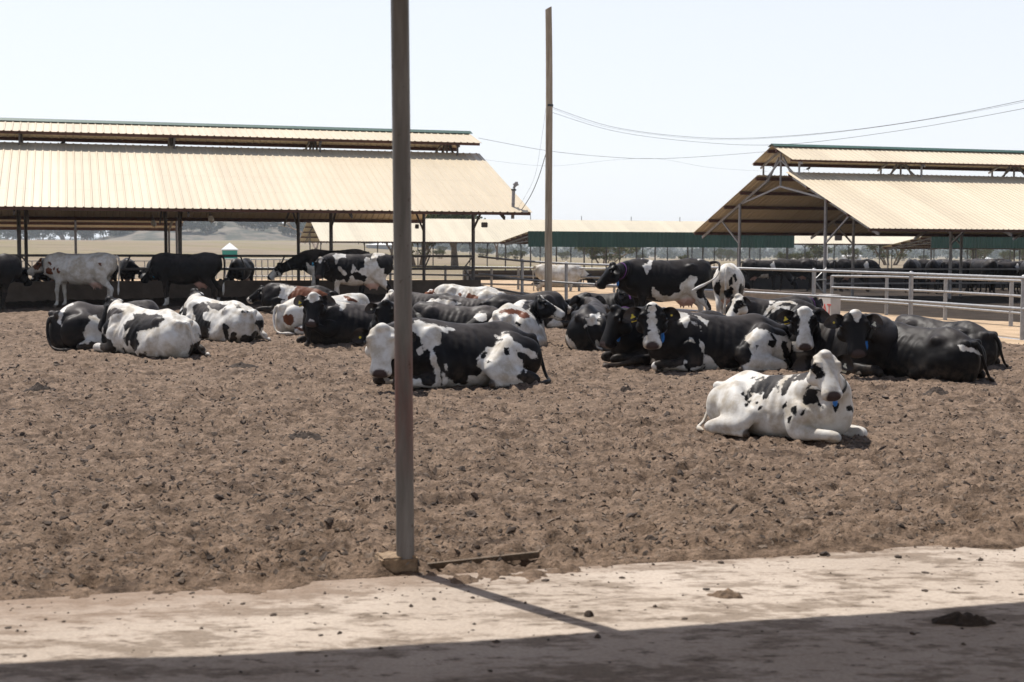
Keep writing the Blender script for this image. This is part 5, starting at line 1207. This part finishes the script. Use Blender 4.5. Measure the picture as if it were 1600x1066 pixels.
 'brownwhite': (11.8,-2.9,[(1,[.096,.239,.174,.376,.378,.494,.555,.299,.458,.143,.439,-.014,.37,-.053,.341,-.014,.302,.103,.223,.22,.174,.2]),(2,[-.285,.15,-.187,.209,-.011,.21,.165,.161,.223,.083,.087,.054,.008,.122,-.109,.121,-.168,.16]),(1,[-.02,-.025,.009,.014,.077,-.034,.068,-.064]),(1,[-.069,-.172,-.01,-.142,.088,-.269,.098,-.308,.029,-.337,-.029,-.289,-.127,-.269,-.206,-.172,-.167,-.152,-.088,-.23])]),
 'behindbrown': (71.6,-2.3,[(-1,[.501,-.318,.646,-.197,.767,-.221,.865,-.39,.865,-.584,.527,-.585])]),
 'striped': (-92.5,-2.5,[(-1,[-.107,.374,.01,.375,.088,.326,-.008,.296,-.085,.206,-.143,.166,-.134,.265]),(-1,[-.143,.166,-.065,.206,.05,.266,.205,.298,.4,.23,.381,.2,.206,.248,.051,.207,-.103,.107,-.199,-.013,-.275,-.133,-.314,-.124,-.238,.006]),(-1,[-.026,.147,.129,.188,.246,.17,.277,.061,.208,.11,.072,.138,-.082,.028,-.197,-.112,-.236,-.152,-.16,-.013]),(-1,[-.156,-.251,-.06,-.18,.096,-.158,.174,-.187,.155,-.227,.018,-.189,-.078,-.259,-.058,-.328,.06,-.366,-.018,-.377,-.097,-.329])]),
 'tagface': (-170.2,-3.4,[(-1,[-.333,-.058,-.193,-.07,-.133,-.367,-.3,-.37])]),
 'bigblack': (138.9,-3.5,[(-1,[.055,-.474,.208,-.364,.242,-.381,.124,-.49])]),
 'rightblack': (-54.0,-3.7,[(-1,[.464,.043,.544,.036,.669,-.008,.759,-.089,.652,-.036,.492,-.021])]),
}

BLZ = [(-.02,0,.02,.05,-1),(.06,0,.02,.048,-1),(.14,0,.02,.045,-1),(.22,0,.02,.045,-1),(.30,0,0,.045,-1),(.38,0,0,.055,-1),(.46,0,-.04,.09,-1),(.5,0,-.07,.10,-1)]
BLK = [(.2,0,-.08,.55,1)]; WHT = [(.2,0,-.08,.55,-1)]
c_ = lambda v: complex(v)
HEADS = {'frontcow': WHT, 'blaze': BLK+BLZ, 'heifer': WHT+[(.15,c_(-.115),-.03,.040,1),(.20,c_(-.105),-.02,.044,1),(.26,c_(-.095),-.02,.036,1)], 'lefttwo': BLK, 'leftthree': BLK+[(.42,0,-.06,.07,-1)],
 'browncow': BLK+[(.5,0,-.08,.09,-1)], 'greyfaced': BLK+[(.0,0,.02,.08,-1),(.06,0,.02,.08,-1),(.13,0,.02,.045,-1),(.2,0,.02,.02,-1),(.49,0,-.01,.028,-1)], 'whitehead': WHT+[(.17,.11,-.05,.07,1)], 'redwhite': BLK+[(.0,0,.02,.05,-1),(.1,0,.02,.04,-1),(.48,0,-.05,.10,-1)],
 'brownwhite': BLK+[(.05,0,.03,.05,-1),(.15,0,.03,.045,-1),(.25,0,.02,.045,-1),(.35,0,0,.06,-1),(.46,0,-.05,.11,-1),(.36,0,-.13,.07,-1)], 'behindbrown': BLK+[(.52,0,-.06,.10,-1)], 'striped': WHT+[(.15,.10,-.02,.07,1),(.24,.08,-.02,.055,1),(.3,.08,-.05,.045,1)],
 'tagface': BLK+[(-.02,0,.02,.075,-1),(.06,0,.02,.075,-1),(.14,0,.02,.06,-1),(.22,0,.02,.055,-1),(.30,0,0,.06,-1),(.38,0,0,.075,-1),(.46,0,-.04,.11,-1),(.5,0,-.07,.12,-1)], 'bigblack': BLK+[(-.01,0,.02,.05,-1),(.05,0,.02,.05,-1),(.10,0,.02,.03,-1)],
 'blackback': WHT, 'stand_left': BLK+[(.36,0,-.1,.15,-1),(.2,.1,-.16,.06,-1)], 'stand_spot': BLK+[(.02,0,.02,.045,-1),(.09,0,.02,.04,-1),(.15,0,.02,.025,-1)], 'feed_a': BLK+[(.36,0,-.1,.16,-1)], 'bg_white': BLK, 'stand_tail': BLK}
C1, C2_ = 'fold', 'out'
cow('heifer', 'small white heifer with black spots and black eye patch lying alone at front right', 1214, 689, -46, .715, (1289, 554), 279, -50, hind=-1, hs=1.24, nl=.66, base=-.5, collar='black_strap', pend='blue', cdist=.36, tags=((1, 'white_tag'),), vox=.013, fade=.1, mud=.45)
cow('frontcow', 'black and white cow with a white face lying just right of the foreground post', 728, 609, 209, 1.0, (597, 512), 267, -64, hind=1, base=.5, tags=((-1, 'yellow', 'dot'),), vox=.015)
cow('blaze', 'black cow with white blaze and white hip lying with one foreleg stretched out', 1128, 584, 192, 1.0, (1019, 479), 267, -62, hind=1, fore=('fold', 'out'), base=.5, tags=((-1, 'yellow'), (1, 'yellow', 'dot')), collar='grey_strap', pend='blue', vox=.015)
cow('purple', 'black cow with a purple collar lying with lowered head behind the white blazed cow', 1062, 574, 190, 1.0, (962, 482), 205, -62, base=.5, collar='purple', pend='blue')
cow('greyhump', 'black cow with white flank patch lying rump first left of the purple collared cow', 925, 548, 82, .95, (918, 462), 110, -30, base=.5, hind=-1, raise_hip=.03)
cow('bluetag', 'black cow lying behind with only its dark head and blue collar tag showing', 948, 512, -8, .95, (968, 454), -5, -28, base=.5, collar='purple', pend='blue')
cow('brownwhite', 'white cow with brown saddle turning its black and white head right, blue collar tag', 806, 546, 78, .95, (842, 466), -2, -24, base=-.5, hind=-1, collar='grey_strap', pend='blue', raise_hip=.03, far='near')
cow('behindbrown', 'black cow with white nose lying behind the white cow that looks right', 815, 516, 18, .95, (866, 459), -15, -34, base=.5, fore=('fold', 'fold'))
cow('redwhite', 'white cow with rust red patches lying farthest back beside the feed wall corner', 737, 490, 168, .90, (674, 455), 200, -20, base=-.5, brown_all=1)
cow('whitehead', 'grey backed cow with a white neck lying in front of the rust red patched cow', 742, 515, 170, .83, (676, 470), 195, -20, base=.5, fade=.9)
cow('redcollar', 'black cow with a red collar lying behind the white faced front cow', 722, 543, 172, .90, (642, 484), 200, -35, base=.5, collar='red', pend='steel_tag', fade=.7, tags=((-1, 'yellow'),))
cow('blackback', 'grey black cow lying behind the foreground post with a white face edge showing', 668, 506, 176, .86, (612, 456), 200, -40, base=.5, fade=.8)
cow('curly', 'black cow with a curly poll facing the camera beside the foreground post', 622, 545, 262, .95, (603, 473), 264, -62, base=.5, tags=((-1, 'white_tag', 'dot'),))
cow('greyfaced', 'brownish black cow with white blazed face propped on a foreleg left of the post', 562, 543, 204, .95, (490, 461), 265, -60, base=.5, fore=('up', 'fold'), tags=((-1, 'yellow'),), fade=1.0, collar='black_strap', pend='blue')
cow('rumpcow', 'white cow with a brown rump lying behind the dark brown cow', 505, 524, 24, .95, (568, 478), 20, -30, base=-.5, hind=-1, brown_all=.6)
cow('browncow', 'brown black and white cow lying in profile facing left behind the herd', 470, 492, 180, .95, (410, 449), 192, -32, base=.5, fore=('out', 'fold'), collar='grey_strap')
cow('leftthree', 'white cow with black brown saddle patches lying turned away third from the left', 345, 535, 141, .95, (304, 455), 190, -50, base=-.5, hind=-1, fade=.8)
cow('lefttwo', 'white cow with broad dark saddle lying at the left, dark head turned away', 236, 560, 143, .95, (172, 468), 205, -62, base=-.5, hind=-1, fade=.8)
cow('leftone', 'dark cow with white tail head lying farthest left, half hidden by its neighbour', 166, 549, 40, .95, (215, 505), 60, -40, base=.5, hind=-1, fade=1.0, raise_hip=.06)
cow('striped', 'black cow with white brush stroke stripes on its side lying behind the white blazed cow', 1212, 529, 172, .92, (1154, 463), 205, -52, base=.5, collar='grey_strap', pend='steel_tag')
cow('tagface', 'white blazed cow with a yellow ear tag facing the camera behind the front heifer', 1278, 578, 248, .95, (1257, 484), 264, -64, base=.5, tags=((-1, 'yellow'),), collar='grey_strap', pend='blue')
cow('darkback', 'black cow with a purple collar lying behind the cow with the yellow ear tag', 1206, 517, 8, .85, (1272, 467), -55, -42, base=.5, collar='purple', pend='cyan')
cow('bigblack', 'big black cow with a white star facing the camera behind the front heifer', 1314, 588, 298, 1.0, (1336, 490), 270, -60, base=.5, tags=((-1, 'yellow', 'dot'), (1, 'white_tag')), collar='black_strap', pend='blue', fade=.6)
cow('rightblack', 'plain black cow with small white rump mark lying at the right, head turned away', 1436, 598, 128, .90, (1392, 520), 120, -40, base=.5, tags=((1, 'yellow'),), fade=.15, hind=-1)
cow('rightbehind', 'black cow lying directly behind the plain black cow at the right', 1474, 576, 130, .86, (1425, 518), 130, -40, base=.5, fade=.3, hind=-1)
# standing
cow('stand_white', 'white cow with rust red spots on its neck standing in the shade at the left', 128, 482, 180, .97, (66, 406), 190, -33, pose='stand', base=-.5, brown_all=1, collar='grey_strap', pend='cyan', vox=.018)
cow('stand_black', 'black cow standing in the shade facing left with its tail hanging', 292, 482, 180, .97, (240, 416), 188, -42, pose='stand', base=.5, collar='grey_strap', pend='cyan', vox=.018, fade=.2, socks=.28, tailw=.62)
cow('stand_left', 'black cow with a white cheek standing facing left behind another standing cow', 524, 470, 180, .96, (437, 413), 190, -40, pose='stand', base=.5, collar='black_strap', vox=.018)
cow('stand_spot', 'black and white patched cow standing, facing the camera with a blue ear tag', 558, 484, 194, .98, (502, 404), 258, -58, pose='stand', base=.5, tags=((-1, 'cyan'),), vox=.018)
cow('stand_tail', 'black cow with a purple collar standing and swishing its pale tipped tail', 1040, 521, 194, .95, (958, 414), 192, -42, pose='stand', base=.5, collar='purple', pend='blue', vox=.015, fade=.1,
    tailw=.42, tail=[(-.90, 0, 1.34), (-1.0, .03, 1.36), (-1.04, .12, 1.32), (-.98, .24, 1.18), (-.86, .36, 1.06), (-.66, .44, .96), (-.48, .46, .88), (-.34, .46, .82)])
cow('stand_rump', 'white cow with black spots standing with its rump to the camera', 1138, 513, 78, .88, (1150, 440), 70, -30, pose='stand', base=-.5, vox=.018)
cow('stand_edge', 'black cow cut off by the left edge of the picture standing in the shade', -26, 490, 40, .97, (30, 420), 60, -40, pose='stand', base=.5, vox=.02, eyes=False)
cow('bg_white', 'white cow with dark head standing far back behind the cross fence', 872, 455, 5, .78, (922, 430), -10, -45, pose='stand', dz=-.3, base=-.5, vox=.022, eyes=False)
cow('bg_lie', 'black and white cow lying far back behind the cross fence', 872, 449, 175, .9, (850, 436), 190, -40, base=.5, vox=.022, eyes=False)
# in the barns: three builds, copied
pa = cow('feed_a', 'white faced black cow at the left end of the shaded row in the right barn', 1240, 455, 176, 1.0, (1206, 420), 200, -40, pose='stand', base=.5, vox=.022, eyes=False)
pb_ = cow('feed_b', 'black cow standing broadside in the shade of the right barn between its two front posts', 1335, 456, 4, 1.0, (1395, 440), -10, -60, pose='stand', base=.5, patches=(90, 0, [(-1, [.3, .2, .5, .35, .55, .05, .4, -.1]), (-1, [-.25, -.5, .3, -.4, .2, -.2, -.1, -.25])]), vox=.022, eyes=False)
pc = cow('feed_c', 'black cow standing rump first in the shaded row inside the right barn', 1425, 457, 65, 1.0, (1440, 432), 70, -50, pose='stand', base=.5, patches=(90, 0, [(-1, [-.3, -.5, .1, -.4, 0, -.2, -.3, -.2])]), vox=.022, eyes=False)
for i, (px, py, rz, src, lab) in enumerate([(1462, 457, 60, pc, None), (1500, 457, 20, pb_, None), (1535, 458, 100, pc, None), (1570, 458, 12, pb_, None), (1606, 459, 80, pc, None), (1190, 454, 5, pb_, None), (1640, 459, 20, pb_, None), (1285, 452, 170, pa, None), (1545, 452, 175, pb_, None), (1460, 451, 175, pa, None), (1305, 452, 8, pb_, None), (1490, 454, 150, pc, None), (1585, 453, 30, pc, None), (1170, 451, 80, pc, None)]):
    c = G(px, py, -.2); o = copy_thing(src, (c.x, c.y, tz(c.x, c.y)+.012), R(rz), rn.uniform(.95, 1.03), 'black cow standing in the shaded row of cattle inside the right barn', 'row of black cows in the right barn')
for o in (pa, pb_, pc): o['group'] = 'row of black cows in the right barn'
for i, (px, Y, rz) in enumerate([(22, 43.5, 275), (118, 44, 262), (205, 45, 280), (350, 46, 262), (160, 46.5, 285), (75, 46, 268)]):
    x = AT(px, 420, Y).x; o = copy_thing([pc, pa, pb_][i % 3], (x, Y+3, tz(x, Y)-.35), R(rz), .9, 'black cow feeding in the dark on the far side of the left barn wall', 'black cows feeding in the left barn')

# ------------------------------------------------------------------ air, light, camera
hz = MB(); hz.box((0, 0, 25), (9600, 9600, 64)); hm = bpy.data.materials.new('haze_air'); hm.use_nodes = True; nt = hm.node_tree
for n in list(nt.nodes):
    if n.type != 'OUTPUT_MATERIAL': nt.nodes.remove(n)
pv = nt.nodes.new('ShaderNodeVolumePrincipled'); pv.inputs['Color'].default_value = (.80, .88, .97, 1); pv.inputs['Density'].default_value = HAZE; pv.inputs['Anisotropy'].default_value = .2
nt.links.new(pv.outputs[0], nt.nodes['Material Output'].inputs['Volume'])
if HAZE > 0: ho = hz.build('haze', hm); tag(ho, kind='stuff'); tag(ho, 'thin pale blue haze filling the air over the plain', 'haze')
w = bpy.data.worlds.new('World'); SC.world = w; w.use_nodes = True; nt = w.node_tree
sky = nt.nodes.new('ShaderNodeTexSky'); sky.sky_type = 'NISHITA'; sky.sun_disc = False; sky.sun_elevation = SE; sky.sun_rotation = math.atan2(-.649, .761)
sky.air_density = 1.0; sky.dust_density = 3.0; sky.ozone_density = 1.0; sky.altitude = 1000
tcw = nt.nodes.new('ShaderNodeTexCoord'); sw = nt.nodes.new('ShaderNodeSeparateXYZ'); nt.links.new(tcw.outputs['Generated'], sw.inputs[0])
mr = ramp(nt, sw.outputs[2], [(0, (.80, .80, .80)), (.17, (.72, .72, .72)), (.42, (.10, .10, .10)), (.9, (.0, .0, .0))])
wc = mixc(nt, mr.outputs[0], sky.outputs[0], (7.65, 7.8, 8.15)); nt.links.new(wc, nt.nodes['Background'].inputs[0]); nt.nodes['Background'].inputs[1].default_value = SKY
l = bpy.data.lights.new('sun', 'SUN'); l.energy = SUN; l.angle = R(.5); l.color = (1, .955, .89); lo = bpy.data.objects.new('sun', l); COL.objects.link(lo); lo.location = (0, 0, 40)
lo.rotation_euler = SUNDIR.to_track_quat('-Z', 'Y').to_euler()
cd = bpy.data.cameras.new('camera'); cd.lens = 50; cd.sensor_width = 36; cd.clip_end = 12000; cd.clip_start = .05
cam = bpy.data.objects.new('camera', cd); COL.objects.link(cam); cam.location = CAMPOS; cam.rotation_euler = CAMROT.to_euler(); SC.camera = cam
cd.dof.use_dof = True; cd.dof.focus_distance = 17; cd.dof.aperture_fstop = 4.5
SC.view_settings.view_transform = 'Standard'; SC.view_settings.look = 'None'; SC.view_settings.exposure = EXPO; SC.view_settings.gamma = 1
SC.cycles.volume_bounces = 1; SC.cycles.max_bounces = 8; SC.cycles.volume_step_rate = 4; SC.cycles.use_denoising = True
